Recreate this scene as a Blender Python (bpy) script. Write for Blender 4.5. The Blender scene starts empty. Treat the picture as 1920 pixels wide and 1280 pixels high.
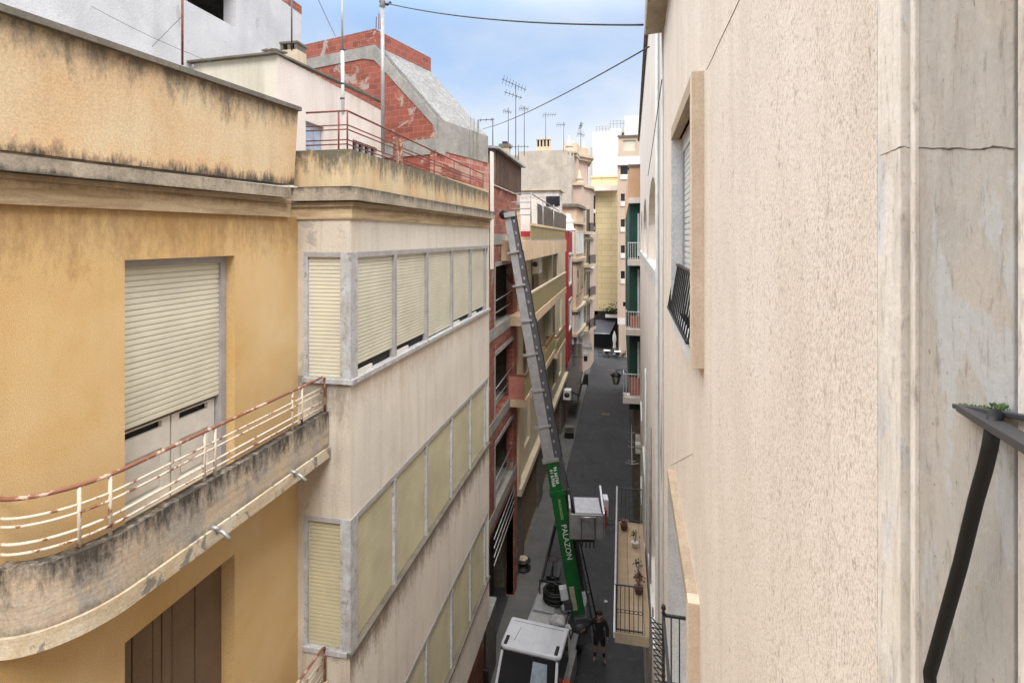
import bpy, bmesh, math, random
from mathutils import Vector, Matrix
random.seed(7)
R = math.radians
S = bpy.context.scene
# ------------------------------------------------------------------ camera
EYE = 14.5
TH = math.atan(0.205)
cam = bpy.data.cameras.new('camera'); camo = bpy.data.objects.new('camera', cam)
S.collection.objects.link(camo); S.camera = camo
cam.sensor_width = 36; cam.lens = 18.75; cam.shift_y = -0.1
cam.clip_start = 0.05; cam.clip_end = 2000
camo.location = (0, 0, EYE); camo.rotation_euler = (R(90), 0, TH)
# ------------------------------------------------------------------ world
W = bpy.data.worlds.new('World'); S.world = W; W.use_nodes = True
wt = W.node_tree; wt.nodes.clear()
def wn(t, **k):
    n = wt.nodes.new(t)
    for a, b in k.items(): setattr(n, a, b)
    return n
SUN_EL, SUN_AZ = R(52), R(158)      # azimuth of the sun seen from the scene, clockwise from +Y
sky = wn('ShaderNodeTexSky', sky_type='NISHITA', sun_disc=False, sun_elevation=SUN_EL, sun_rotation=SUN_AZ)
sky.air_density = 1.0; sky.dust_density = 0.6
tc = wn('ShaderNodeTexCoord'); sep = wn('ShaderNodeSeparateXYZ'); wt.links.new(tc.outputs['Generated'], sep.inputs[0])
# project direction on a cloud layer
def wm(op, a, b=None, cl=False):
    n = wn('ShaderNodeMath', operation=op, use_clamp=cl)
    for i, x in enumerate((a, b)):
        if x is None: continue
        if isinstance(x, (int, float)): n.inputs[i].default_value = x
        else: wt.links.new(x, n.inputs[i])
    return n.outputs[0]
zz = wm('ADD', wm('MAXIMUM', sep.outputs[2], 0.0), 0.12)
cx = wm('DIVIDE', sep.outputs[0], zz); cy = wm('DIVIDE', sep.outputs[1], zz)
cmb = wn('ShaderNodeCombineXYZ'); wt.links.new(cx, cmb.inputs[0]); wt.links.new(wm('MULTIPLY', cy, 0.8), cmb.inputs[1])
cn = wn('ShaderNodeTexNoise'); cn.inputs['Scale'].default_value = 0.55; cn.inputs['Detail'].default_value = 7
cn.inputs['Roughness'].default_value = 0.55; cn.inputs['Distortion'].default_value = 0.35
wt.links.new(cmb.outputs[0], cn.inputs['Vector'])
mr = wn('ShaderNodeMapRange'); mr.inputs[1].default_value = 0.42; mr.inputs[2].default_value = 0.66
wt.links.new(cn.outputs[0], mr.inputs[0])
hor = wm('MULTIPLY', wm('SUBTRACT', 0.34, sep.outputs[2], True), 2.8, True)   # paler towards the horizon
cl = wm('ADD', wm('MULTIPLY', mr.outputs[0], 0.85), hor, True)
up = wn('ShaderNodeMapRange', interpolation_type='SMOOTHSTEP'); up.inputs[1].default_value = 0.36; up.inputs[2].default_value = 0.68
up.inputs[3].default_value = 0.0; up.inputs[4].default_value = 1.0
wt.links.new(sep.outputs[2], up.inputs[0])
bg1 = wn('ShaderNodeBackground'); bg1.inputs[1].default_value = 0.06; wt.links.new(sky.outputs[0], bg1.inputs[0])
cc = wn('ShaderNodeMix', data_type='RGBA'); cc.inputs[6].default_value = (0.46, 0.66, 0.98, 1); cc.inputs[7].default_value = (0.97, 0.98, 1.0, 1)
wt.links.new(cl, cc.inputs[0])
cw = wn('ShaderNodeMix', data_type='RGBA'); cw.inputs[7].default_value = (1.0, 0.99, 0.985, 1)
wt.links.new(up.outputs[0], cw.inputs[0]); wt.links.new(cc.outputs[2], cw.inputs[6])
bg2 = wn('ShaderNodeBackground'); wt.links.new(cw.outputs[2], bg2.inputs[0])
CLOUD_LOW, OVERHEAD_FILL = 0.50, 2.1  # second term: unseen brighter sky added above the view to light the walls
wt.links.new(wm('ADD', wm('MULTIPLY', up.outputs[0], OVERHEAD_FILL), CLOUD_LOW), bg2.inputs[1])
mx = wn('ShaderNodeMixShader'); mx.inputs[0].default_value = 0.8
wt.links.new(bg1.outputs[0], mx.inputs[1]); wt.links.new(bg2.outputs[0], mx.inputs[2])
wo = wn('ShaderNodeOutputWorld'); wt.links.new(mx.outputs[0], wo.inputs[0])
# ------------------------------------------------------------------ sun (veiled by thin cloud)
sl = bpy.data.lights.new('sun', 'SUN'); sl.energy = 1.3; sl.angle = R(22); sl.color = (1, 0.97, 0.92)
so = bpy.data.objects.new('sun', sl); S.collection.objects.link(so)
sd = Vector((math.sin(SUN_AZ)*math.cos(SUN_EL), math.cos(SUN_AZ)*math.cos(SUN_EL), math.sin(SUN_EL)))
so.rotation_euler = sd.to_track_quat('Z', 'Y').to_euler()
S.view_settings.view_transform = 'Standard'; S.view_settings.look = 'None'
S.view_settings.exposure = 1.1; S.view_settings.gamma = 1.0
S.render.engine = 'CYCLES'

# ------------------------------------------------------------------ pixel helpers: where a point of the photo lies on a real plane
def ray(px, py):
    a = (px-960)/1000.0; b = (448-py)/1000.0
    return Vector((math.cos(TH)*a - math.sin(TH), math.sin(TH)*a + math.cos(TH), b))
O = Vector((0, 0, EYE))
def atX(px, py, X): d = ray(px, py); return O + d*(X/d.x)
def atY(px, py, Y): d = ray(px, py); return O + d*(Y/d.y)
def atZ(px, py, Z): d = ray(px, py); return O + d*((Z-EYE)/d.z)
def atD(px, py, D): return O + ray(px, py)*D        # D = distance along the view axis
def yX(px, X): return atX(px, 448, X).y
def xY(px, Y): return atY(px, 448, Y).x

# ------------------------------------------------------------------ materials
class NT:
    def __init__(s, name):
        s.m = bpy.data.materials.new(name); s.m.use_nodes = True
        s.t = s.m.node_tree; s.b = s.t.nodes['Principled BSDF']; s._pos = None
    def n(s, t, **k):
        x = s.t.nodes.new(t)
        for a, b in k.items(): setattr(x, a, b)
        return x
    def L(s, a, b): s.t.links.new(a, b)
    def put(s, sock, v):
        if isinstance(v, (int, float)): sock.default_value = v
        elif isinstance(v, (tuple, list)): sock.default_value = (*v, 1) if (len(v) == 3 and len(sock.default_value) == 4) else v
        else: s.L(v, sock)
    @property
    def pos(s):
        if s._pos is None: s._pos = s.n('ShaderNodeNewGeometry').outputs['Position']
        return s._pos
    def math(s, op, a, b=0.0, cl=False):
        x = s.n('ShaderNodeMath', operation=op, use_clamp=cl); s.put(x.inputs[0], a); s.put(x.inputs[1], b); return x.outputs[0]
    def scale(s, v, k):
        x = s.n('ShaderNodeVectorMath', operation='MULTIPLY'); s.put(x.inputs[0], v); x.inputs[1].default_value = k; return x.outputs[0]
    def noise(s, v, sc, det=4, rough=0.55, dist=0.0):
        x = s.n('ShaderNodeTexNoise'); s.L(v, x.inputs['Vector']); x.inputs['Scale'].default_value = sc
        x.inputs['Detail'].default_value = det; x.inputs['Roughness'].default_value = rough; x.inputs['Distortion'].default_value = dist
        return x.outputs[0]
    def rng(s, v, a, b, c=0.0, d=1.0):
        x = s.n('ShaderNodeMapRange'); s.put(x.inputs[0], v)
        for i, q in enumerate((a, b, c, d)): x.inputs[i+1].default_value = q
        return x.outputs[0]
    def mix(s, f, a, b, mode='MIX'):
        x = s.n('ShaderNodeMix', data_type='RGBA', blend_type=mode); s.put(x.inputs[0], f); s.put(x.inputs[6], a); s.put(x.inputs[7], b); return x.outputs[2]
    def bump(s, h, st, dist):
        x = s.n('ShaderNodeBump'); x.inputs['Strength'].default_value = st; x.inputs['Distance'].default_value = dist
        s.L(h, x.inputs['Height']); s.L(x.outputs[0], s.b.inputs['Normal'])
def srgb(r, g, b):
    f = lambda c: (c/255/12.92) if c/255 <= 0.04045 else ((c/255+0.055)/1.055)**2.4
    return (f(r), f(g), f(b))
def plain(name, col, rough=0.6, metal=0.0, var=0.12, sc=6.0, bump=0.0, obj=False):
    t = NT(name)
    v = t.n('ShaderNodeTexCoord').outputs['Object'] if obj else t.pos
    f = t.rng(t.noise(v, sc, 5), 0.3, 0.7)
    d = tuple(c*(1-var*2) for c in col); l = tuple(min(1, c*(1+var)) for c in col)
    t.put(t.b.inputs['Base Color'], t.mix(f, d, l)); t.b.inputs['Roughness'].default_value = rough; t.b.inputs['Metallic'].default_value = metal
    if bump: t.bump(t.noise(v, sc*8, 4), bump, 0.01)
    return t.m
def wall(name, c1, c2, sc=0.9, grain=0.15, gs=55, streak=0.2, sdark=(0.5, 0.45, 0.4), ss=3.0, stains=(), bump=0.3, bd=0.006, zk=0.0, patch=None, aniso=1.0, rough=0.9, hstreak=0.0):
    t = NT(name); p = t.pos
    col = t.mix(t.rng(t.noise(p, sc, 7, 0.6, 0.4), 0.32, 0.68), c1, c2)
    if patch:
        pc, psc, th, am = patch
        m = t.math('MULTIPLY', t.rng(t.noise(p, psc, 8, 0.62, 0.6), th, th+0.025), am)
        col = t.mix(m, col, pc)
    sp = t.scale(p, (ss, ss, ss*0.09))
    sn = t.noise(sp, 1.0, 7, 0.65, 0.2)
    if streak:
        m = t.math('MULTIPLY', t.rng(sn, 0.48, 0.75), streak)
        col = t.mix(m, col, t.mix(1.0, col, sdark, 'MULTIPLY'))
    sx = t.n('ShaderNodeSeparateXYZ'); t.L(p, sx.inputs[0])
    zz = t.math('ADD', sx.outputs[2], t.math('MULTIPLY', sx.outputs[1], zk)) if zk else sx.outputs[2]
    sn2 = t.math('ADD', t.math('MULTIPLY', t.noise(t.scale(p, (4.5, 4.5, 1.0)), 1.0, 9, 0.75, 0.3), 0.62), t.math('MULTIPLY', t.noise(t.scale(p, (22, 22, 10)), 1.0, 5, 0.7), 0.38))
    if hstreak:
        hn = t.noise(t.scale(p, (1.6, 1.6, 22)), 1.0, 7, 0.65, 0.6)
        col = t.mix(t.math('MULTIPLY', t.rng(hn, 0.45, 0.65), hstreak), col, t.mix(1.0, col, (0.55, 0.46, 0.38), 'MULTIPLY'))
    for (za, zb, scol, st) in stains:          # dirt: full at za, gone at zb
        g = t.rng(zz, za, zb, 1.0, 0.0)
        lim = t.math('MULTIPLY', t.math('GREATER_THAN', t.math('MULTIPLY', t.math('SUBTRACT', zz, za), 1 if zb > za else -1), -0.03), g)
        m = t.math('ADD', lim, t.math('MULTIPLY', t.math('SUBTRACT', sn2, 0.5), 3.0))
        m = t.math('MULTIPLY', t.rng(m, 0.38, 0.92), t.math('MULTIPLY', t.rng(lim, 0.0, 0.2), st))
        col = t.mix(m, col, scol)
    gp = t.scale(p, (1, 1, aniso)) if aniso != 1 else p
    gn = t.noise(gp, gs, 4, 0.6)
    if grain:
        m = t.math('MULTIPLY', t.rng(gn, 0.62, 0.38), grain)
        col = t.mix(m, col, t.mix(1.0, col, (0.35, 0.32, 0.3), 'MULTIPLY'))
    t.put(t.b.inputs['Base Color'], col); t.b.inputs['Roughness'].default_value = rough
    if bump: t.bump(t.math('ADD', gn, t.math('MULTIPLY', sn2, 0.5)), bump, bd)
    return t.m
def brickm(name, ca, cb, mortar, dirv, row=0.16, wid=0.30, mort=0.008, daub=0.0):
    t = NT(name)
    x = t.n('ShaderNodeVectorMath', operation='DOT_PRODUCT'); t.L(t.pos, x.inputs[0]); x.inputs[1].default_value = (dirv[0], dirv[1], 0)
    sx = t.n('ShaderNodeSeparateXYZ'); t.L(t.pos, sx.inputs[0])
    wob = t.math('MULTIPLY', t.math('SUBTRACT', t.noise(t.pos, 1.7, 3), 0.5), 0.06)
    cb_ = t.n('ShaderNodeCombineXYZ'); t.L(x.outputs['Value'], cb_.inputs[0]); t.L(t.math('ADD', sx.outputs[2], wob), cb_.inputs[1])
    b = t.n('ShaderNodeTexBrick'); t.L(cb_.outputs[0], b.inputs['Vector'])
    b.inputs['Color1'].default_value = (*ca, 1); b.inputs['Color2'].default_value = (*cb, 1); b.inputs['Mortar'].default_value = (*mortar, 1)
    b.inputs['Scale'].default_value = 1; b.inputs['Mortar Size'].default_value = mort; b.inputs['Mortar Smooth'].default_value = 0.3
    b.inputs['Brick Width'].default_value = wid; b.inputs['Row Height'].default_value = row; b.inputs['Bias'].default_value = 0.0
    v = t.rng(t.noise(t.pos, 3.0, 7, 0.7), 0.3, 0.7)
    col = t.mix(0.6, b.outputs['Color'], t.mix(v, t.mix(1.0, b.outputs['Color'], (0.6, 0.55, 0.5), 'MULTIPLY'), b.outputs['Color']))
    fine = t.rng(t.noise(t.pos, 25, 5, 0.7), 0.55, 0.75); col = t.mix(t.math('MULTIPLY', fine, 0.35), col, mortar)
    if daub: col = t.mix(t.math('MULTIPLY', t.rng(t.noise(t.pos, 1.4, 8, 0.7, 0.5), 0.56, 0.60), daub), col, (0.36, 0.33, 0.28))
    t.put(t.b.inputs['Base Color'], col); t.b.inputs['Roughness'].default_value = 0.9
    t.bump(t.math('SUBTRACT', t.noise(t.pos, 20, 4), t.math('MULTIPLY', b.outputs['Fac'], 1.2)), 0.7, 0.012)
    return t.m

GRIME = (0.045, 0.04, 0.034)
M = {}
M['ochre'] = wall('ochre_render', srgb(206, 168, 108), srgb(221, 194, 148), sc=0.7, grain=0.5, gs=150, streak=0.12, bump=0.22, bd=0.008, stains=[(14.80, 13.9, srgb(140, 104, 62), 0.55), (12.2, 11.9, srgb(140, 110, 80), 0.5)])
M['parapet'] = wall('stained_parapet_render', srgb(196, 164, 124), srgb(200, 184, 152), sc=1.1, grain=0.3, gs=60, streak=0.35, sdark=(0.62, 0.52, 0.42), zk=-0.038,
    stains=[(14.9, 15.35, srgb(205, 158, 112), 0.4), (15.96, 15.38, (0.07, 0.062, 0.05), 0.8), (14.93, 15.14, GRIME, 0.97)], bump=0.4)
M['parapet_bay'] = wall('stained_terrace_parapet', srgb(200, 168, 126), srgb(198, 182, 150), sc=1.3, grain=0.25, gs=60, streak=0.55, sdark=(0.45, 0.4, 0.32),
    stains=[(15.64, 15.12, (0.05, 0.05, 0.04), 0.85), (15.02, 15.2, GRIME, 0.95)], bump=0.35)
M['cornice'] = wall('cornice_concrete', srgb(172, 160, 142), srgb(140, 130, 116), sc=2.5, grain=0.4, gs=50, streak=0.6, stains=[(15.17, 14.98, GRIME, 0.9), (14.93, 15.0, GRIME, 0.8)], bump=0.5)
M['frieze'] = wall('frieze_plaster', srgb(200, 180, 148), srgb(178, 154, 120), sc=1.2, grain=0.25, gs=40, streak=0.0, bump=0.5, aniso=4.0, hstreak=0.75,
    stains=[(14.93, 14.8, (0.12, 0.09, 0.06), 0.5)])
M['baywall'] = wall('bay_render', srgb(222, 214, 202), srgb(202, 196, 187), sc=0.6, grain=0.22, gs=70, streak=0.55, sdark=(0.70, 0.58, 0.46), ss=4.0, bump=0.25,
    stains=[(9.3, 8.6, (0.2, 0.17, 0.13), 0.5), (12.75, 12.0, srgb(178, 150, 125), 0.45), (9.38, 8.7, srgb(110, 92, 75), 0.6)])
M['bayside'] = wall('bay_side_render', srgb(208, 198, 182), srgb(186, 177, 165), sc=1.2, grain=0.3, gs=60, streak=0.7, sdark=(0.5, 0.42, 0.34), ss=4.5, bump=0.35, patch=((0.30, 0.27, 0.24), 1.6, 0.60, 0.55),
    stains=[(12.75, 11.6, (0.10, 0.085, 0.07), 0.55)])
M['balc'] = wall('weathered_balcony_render', srgb(196, 176, 150), srgb(166, 160, 150), sc=2.2, grain=0.3, gs=50, streak=0.3, ss=4, patch=(srgb(160, 155, 148), 1.5, 0.55, 0.8),
    stains=[(12.42, 11.95, (0.035, 0.03, 0.025), 0.95), (11.92, 12.02, GRIME, 0.5)], bump=0.6, hstreak=.35)
M['balcedge'] = wall('balcony_edge_render', srgb(212, 204, 186), srgb(186, 166, 134), sc=4, grain=0.3, gs=60, streak=0.3, patch=(srgb(125, 124, 120), 5, 0.56, 0.9), hstreak=.4, bump=0.6)
M['floor'] = wall('dirty_balcony_floor', srgb(170, 120, 95), srgb(80, 70, 60), sc=2, grain=0.3, bump=0.3)
M['slat'] = plain('cream_shutter_plastic', srgb(203, 199, 181), 0.45, var=0.06, sc=2.0)
M['slat_old'] = plain('yellowed_shutter_plastic', srgb(184, 177, 148), 0.5, var=0.08, sc=2.0)
M['frame_alu'] = wall('peeling_grey_frame', srgb(158, 156, 155), srgb(188, 191, 196), sc=8, grain=0.2, gs=40, streak=0.5, ss=9, patch=((0.16, 0.14, 0.12), 15, 0.60, 0.6), bump=0.3, rough=0.6)
M['frame_grey'] = plain('grey_painted_frame', srgb(155, 153, 154), 0.5, var=0.1)
M['doorpaint'] = plain('pale_grey_door_paint', srgb(205, 201, 192), 0.55, var=0.06)
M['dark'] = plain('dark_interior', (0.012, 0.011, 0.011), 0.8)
M['brownpanel'] = wall('brown_shutter_panel', srgb(118, 98, 76), srgb(108, 88, 68), sc=3, grain=0.2, streak=0.2, bump=0.15)
def rusty(name, base, rust, amt=0.5):
    t = NT(name); f = t.rng(t.noise(t.pos, 9, 6, 0.65, 0.3), amt, amt+0.06)
    t.put(t.b.inputs['Base Color'], t.mix(f, base, rust)); t.b.inputs['Roughness'].default_value = 0.7
    t.bump(t.noise(t.pos, 60, 4), 0.4, 0.003); return t.m
M['rail_white'] = rusty('white_railing_paint', srgb(200, 188, 172), srgb(120, 76, 54), 0.56)
M['rail_rust'] = rusty('rusted_railing_paint', srgb(124, 80, 62), srgb(186, 162, 144), 0.54)
M['rust'] = rusty('rusted_iron', srgb(110, 52, 40), srgb(80, 42, 36), 0.5)
M['galv'] = plain('galvanised_steel', srgb(165, 165, 165), 0.45, 0.6)
M['pipegrey'] = plain('grey_mast_metal', srgb(150, 148, 145), 0.5, 0.3)
M['whitewall'] = wall('whitewashed_render', srgb(200, 200, 202), srgb(176, 176, 178), sc=1.0, grain=0.2, gs=40, streak=0.25, patch=((0.36, 0.34, 0.32), 2.4, 0.61, 0.6), bump=0.5, bd=0.02, ss=2)
M['pinkwall'] = wall('pinkish_render', srgb(216, 204, 196), srgb(200, 188, 178), sc=0.8, grain=0.2, gs=40, streak=0.45, ss=3, stains=[(17.95, 17.5, (0.3, 0.26, 0.2), 0.5)], bump=0.3)
M['brick_g'] = brickm('red_brick_gable', srgb(150, 80, 64), srgb(124, 64, 52), srgb(160, 114, 96), (-0.966, 0.259), daub=0.7)
M['brick_r'] = brickm('red_brick_return', srgb(150, 80, 64), srgb(126, 66, 54), srgb(160, 114, 96), (0.259, 0.966))
M['brick_f'] = brickm('red_brick_front', srgb(146, 82, 66), srgb(120, 66, 55), srgb(158, 122, 102), (0, 1), row=0.2, wid=0.42, daub=0.5)
M['conc'] = wall('raw_concrete', srgb(162, 158, 150), srgb(130, 128, 124), sc=2.2, grain=0.35, gs=30, streak=0.4, ss=3, bump=0.8, bd=0.015)
M['conc_l'] = wall('pale_concrete', srgb(160, 159, 156), srgb(138, 137, 134), sc=3, grain=0.3, gs=16, streak=0.2, bump=0.9, bd=0.03)
M['conc_s'] = wall('weathered_slab_concrete', srgb(146, 146, 144), srgb(118, 118, 117), sc=3, grain=0.5, gs=14, streak=0.3, bump=1.0, bd=0.04)
M['rustsheet'] = wall('rusty_corrugated_sheet', srgb(105, 72, 52), srgb(70, 62, 54), sc=1.5, grain=0.2, gs=30, streak=0.8, ss=4, bump=0.3)
M['creamA'] = wall('cream_apartment_render', srgb(200, 188, 164), srgb(186, 172, 148), sc=0.7, grain=0.15, gs=20, streak=0.5, ss=2.0, sdark=(0.72, 0.6, 0.48), bump=0.2)
M['orangeband'] = wall('peach_concrete_band', srgb(214, 190, 162), srgb(192, 166, 138), sc=1, grain=0.15, gs=20, streak=0.6, ss=3, sdark=(0.7, 0.55, 0.42), bump=0.2)
M['ochrepanel'] = plain('ochre_glass_panel', srgb(156, 140, 102), 0.35, var=0.08, sc=1.5)
M['red'] = plain('deep_red_render', srgb(150, 30, 32), 0.8, var=0.15, sc=1)
M['tan'] = wall('tan_building_render', srgb(200, 172, 145), srgb(188, 164, 142), sc=0.7, grain=0.1, gs=12, streak=0.3, ss=1.5, bump=0.1)
M['oldwhite'] = wall('old_party_wall_render', srgb(186, 176, 164), srgb(164, 153, 141), sc=0.8, grain=0.3, gs=9, streak=0.35, ss=1.5, bump=0.5, bd=0.05, patch=((0.42, 0.36, 0.3), 1.5, 0.64, 0.6))
M['mauve'] = wall('greyish_pink_stone', srgb(190, 166, 150), srgb(176, 155, 142), sc=0.7, grain=0.1, gs=10, streak=0.3, ss=1.5, bump=0.2)
M['stonecream'] = wall('cream_cast_stone', srgb(196, 180, 156), srgb(176, 161, 138), sc=1, grain=0.15, gs=10, streak=0.4, ss=2, bump=0.2)
M['white'] = wall('bright_white_render', srgb(216, 214, 208), srgb(206, 204, 198), sc=0.3, grain=0.05, gs=10, streak=0.15, ss=1, bump=0.05)
M['pinkE'] = wall('pale_pink_render', srgb(190, 170, 152), srgb(182, 163, 147), sc=0.4, grain=0.08, gs=10, streak=0.25, ss=1, bump=0.1)
M['orangeF'] = wall('orange_render', srgb(212, 172, 138), srgb(198, 158, 124), sc=1, grain=0.1, gs=10, streak=0.4, ss=2, bump=0.1)
M['green'] = plain('dark_green_render', srgb(28, 70, 60), 0.75, var=0.12, sc=1)
def ashlar():
    t = NT('yellow_ashlar_blocks'); sx = t.n('ShaderNodeSeparateXYZ'); t.L(t.pos, sx.inputs[0])
    c = t.n('ShaderNodeCombineXYZ'); t.L(sx.outputs[0], c.inputs[0]); t.L(sx.outputs[2], c.inputs[1])
    b = t.n('ShaderNodeTexBrick'); t.L(c.outputs[0], b.inputs['Vector'])
    b.inputs['Color1'].default_value = (*srgb(214, 198, 156), 1); b.inputs['Color2'].default_value = (*srgb(200, 182, 140), 1); b.inputs['Mortar'].default_value = (*srgb(160, 142, 104), 1)
    b.inputs['Scale'].default_value = 1; b.inputs['Mortar Size'].default_value = 0.028; b.inputs['Brick Width'].default_value = 2.6; b.inputs['Row Height'].default_value = 0.72
    t.put(t.b.inputs['Base Color'], t.mix(0.3, b.outputs['Color'], t.mix(t.noise(t.pos, 0.8, 5), srgb(180, 160, 118), srgb(225, 212, 172)))); t.b.inputs['Roughness'].default_value = 0.85
    return t.m
M['ashlar'] = ashlar()
def stucco():
    t = NT('coarse_beige_stucco'); p = t.pos
    base = t.mix(t.rng(t.noise(p, 1.6, 6), 0.35, 0.65), srgb(224, 213, 200), srgb(231, 221, 209))
    a = t.noise(t.scale(p, (1, 1, 0.58)), 150, 5, 0.65, 0.0); b2 = t.noise(t.scale(p, (1, 1, 0.5)), 330, 3, 0.6)
    big = t.rng(t.noise(t.scale(p, (1, 1, 0.35)), 4, 5), 0.35, 0.65, 0.6, 1.0)
    h = t.math('ADD', a, t.math('MULTIPLY', b2, 0.35))
    dk = t.math('MULTIPLY', t.rng(h, 0.70, 0.54), big)
    col = t.mix(t.math('MULTIPLY', dk, 0.62), base, srgb(146, 128, 110))
    st = t.rng(t.noise(t.scale(p, (9, 9, 0.5)), 1, 6), 0.5, 0.75); col = t.mix(t.math('MULTIPLY', st, 0.18), col, srgb(160, 140, 118))
    pt = t.noise(t.scale(p, (1, 1, 0.6)), 48, 6, 0.7, 0.2); col = t.mix(t.math('MULTIPLY', t.rng(pt, 0.57, 0.67), 0.55), col, srgb(120, 102, 86))
    big2 = t.rng(t.noise(t.scale(p, (1.2, 1.2, .5)), 1.0, 8, 0.6, 0.8), 0.4, 0.65); col = t.mix(t.math('MULTIPLY', big2, 0.22), col, srgb(190, 172, 152))
    t.put(t.b.inputs['Base Color'], col); t.b.inputs['Roughness'].default_value = 0.95
    t.bump(h, 0.5, 0.006); return t.m
M['stucco'] = stucco()
def oldpaint(name, c1, c2, c3, sc, th=0.5):
    t = NT(name); p = t.pos
    base = t.mix(t.rng(t.noise(p, sc, 8, 0.65, 0.5), 0.35, 0.65), c1, c2)
    ps = t.scale(p, (1, 1, 0.45))
    base = t.mix(t.math('MULTIPLY', t.rng(t.noise(ps, sc*1.1, 9, 0.6, 0.8), th, th+0.02), 0.85), base, c3)
    scr = t.noise(t.scale(p, (60, 60, 14)), 1, 8, 0.75, 0.4)
    dirt = t.noise(t.scale(p, (14, 14, 3)), 1, 7, 0.7, 0.5)
    base = t.mix(t.math('MULTIPLY', t.rng(dirt, 0.48, 0.70), 0.55), base, srgb(150, 140, 126))
    base = t.mix(t.math('MULTIPLY', t.rng(scr, 0.54, 0.68), 0.6), base, srgb(118, 110, 100))
    pit = t.rng(t.noise(p, 95, 3, 0.5), 0.70, 0.76); base = t.mix(t.math('MULTIPLY', pit, 0.6), base, srgb(90, 78, 66))
    t.put(t.b.inputs['Base Color'], base); t.b.inputs['Roughness'].default_value = 0.85
    t.bump(t.math('ADD', scr, t.math('MULTIPLY', t.noise(p, 60, 6), 0.6)), 0.7, 0.005); return t.m
M['pil_grey'] = oldpaint('weathered_grey_pilaster', srgb(170, 168, 162), srgb(182, 175, 164), srgb(182, 183, 182), 5.5, 0.53)
M['pil_cream'] = oldpaint('weathered_cream_strip', srgb(222, 214, 200), srgb(228, 222, 212), srgb(212, 214, 215), 7, 0.58)
M['pil_tan'] = oldpaint('tan_groove', srgb(190, 168, 144), srgb(166, 152, 138), srgb(140, 134, 128), 9, 0.62)
M['stonetan'] = wall('tan_stone_surround', srgb(220, 202, 180), srgb(206, 186, 162), sc=5, grain=0.2, gs=60, streak=0.35, ss=10, patch=((0.25, 0.17, 0.1), 9, 0.69, 0.7), bump=0.3)
M['stone_shaded'] = wall('shaded_stone_lintel', srgb(184, 166, 144), srgb(166, 148, 126), sc=5, grain=0.3, gs=60, streak=0.35, ss=10, bump=0.4)  # shade put into the tan stone's colour to hold down the sunlit lintels
M['jamb'] = wall('white_jamb_plaster', srgb(222, 222, 222), srgb(200, 204, 208), sc=4, grain=0.3, gs=70, streak=0.3, ss=8, bump=0.4)
M['whiteplaster'] = wall('white_building_render', srgb(226, 218, 208), srgb(214, 204, 194), sc=1, grain=0.12, gs=40, streak=0.35, ss=4, bump=0.2)
M['shutter_w'] = plain('white_shutter_plastic', srgb(205, 208, 208), 0.4, var=0.06)
M['black'] = plain('black_painted_iron', (0.015, 0.016, 0.018), 0.45)
M['blackpipe'] = plain('black_rubber_pipe', (0.003, 0.004, 0.005), 0.6, sc=40, bump=0.15)
M['darkgreymetal'] = plain('dark_grey_metal', (0.055, 0.055, 0.06), 0.5, 0.2, sc=12)
def asphalt():
    t = NT('asphalt'); p = t.pos
    col = t.mix(t.rng(t.noise(p, 0.6, 7, 0.6, 0.3), 0.35, 0.65), (0.030, 0.030, 0.034), (0.044, 0.044, 0.048))
    col = t.mix(t.math('MULTIPLY', t.rng(t.noise(p, 3.0, 8, 0.7), 0.52, 0.64), 0.5), col, (0.075, 0.075, 0.077))
    col = t.mix(t.math('MULTIPLY', t.rng(t.noise(t.scale(p, (1.2, .35, 1)), 1.0, 6, 0.6, 1.0), 0.56, 0.60), 0.45), col, (0.025, 0.025, 0.027))
    g = t.noise(p, 90, 3, 0.6); col = t.mix(t.math('MULTIPLY', t.rng(g, 0.55, 0.7), 0.3), col, (0.14, 0.14, 0.14))
    t.put(t.b.inputs['Base Color'], col); t.b.inputs['Roughness'].default_value = 0.8; t.bump(g, 0.3, 0.006); return t.m
M['asphalt'] = asphalt()
M['paving'] = wall('concrete_paving', (0.14, 0.135, 0.13), (0.10, 0.10, 0.097), sc=1.2, grain=0.3, gs=30, streak=0, bump=0.3)
M['glass_dark'] = plain('dark_window_glass', (0.02, 0.022, 0.025), 0.08, sc=1)
M['greenpaint'] = plain('green_boom_paint', (0.008, 0.105, 0.022), 0.4, var=0.2, sc=1.5)
M['boomgrey'] = plain('grey_boom_aluminium', (0.34, 0.34, 0.35), 0.45, 0.35, var=0.1, sc=4)
M['boomdark'] = plain('dark_boom_rail', (0.09, 0.09, 0.1), 0.5, 0.3, sc=4)
M['truckwhite'] = plain('white_truck_paint', (0.58, 0.60, 0.64), 0.35, var=0.05, sc=3)
M['deckgrey'] = plain('grey_truck_deck', (0.26, 0.26, 0.26), 0.6, 0.2, var=0.12, sc=3)
M['tray'] = wall('scuffed_metal_tray', (0.50, 0.50, 0.54), (0.36, 0.36, 0.41), sc=6, grain=0.2, gs=40, streak=0, bump=0.1, rough=0.5)
M['plasticbag'] = plain('white_plastic_sheet', (0.5, 0.5, 0.5), 0.3, sc=8, bump=0.4)
M['rubber'] = plain('black_rubber', (0.012, 0.012, 0.012), 0.6)
M['orange'] = plain('orange_red_plastic', (0.40, 0.06, 0.02), 0.5)
M['cloth'] = plain('black_cloth', (0.012, 0.012, 0.014), 0.9, sc=15, obj=True)
M['skin'] = plain('skin', (0.34, 0.19, 0.13), 0.55, sc=10, obj=True)
M['hair'] = plain('dark_hair', (0.015, 0.010, 0.008), 0.7, obj=True)
M['shoe'] = plain('grey_trainers', (0.16, 0.16, 0.16), 0.7, obj=True)
M['whitetext'] = plain('white_lettering', (0.75, 0.78, 0.75), 0.5, var=0.02)
M['palegreen'] = plain('pale_green_lettering', (0.35, 0.5, 0.2), 0.5, var=0.02)
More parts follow.
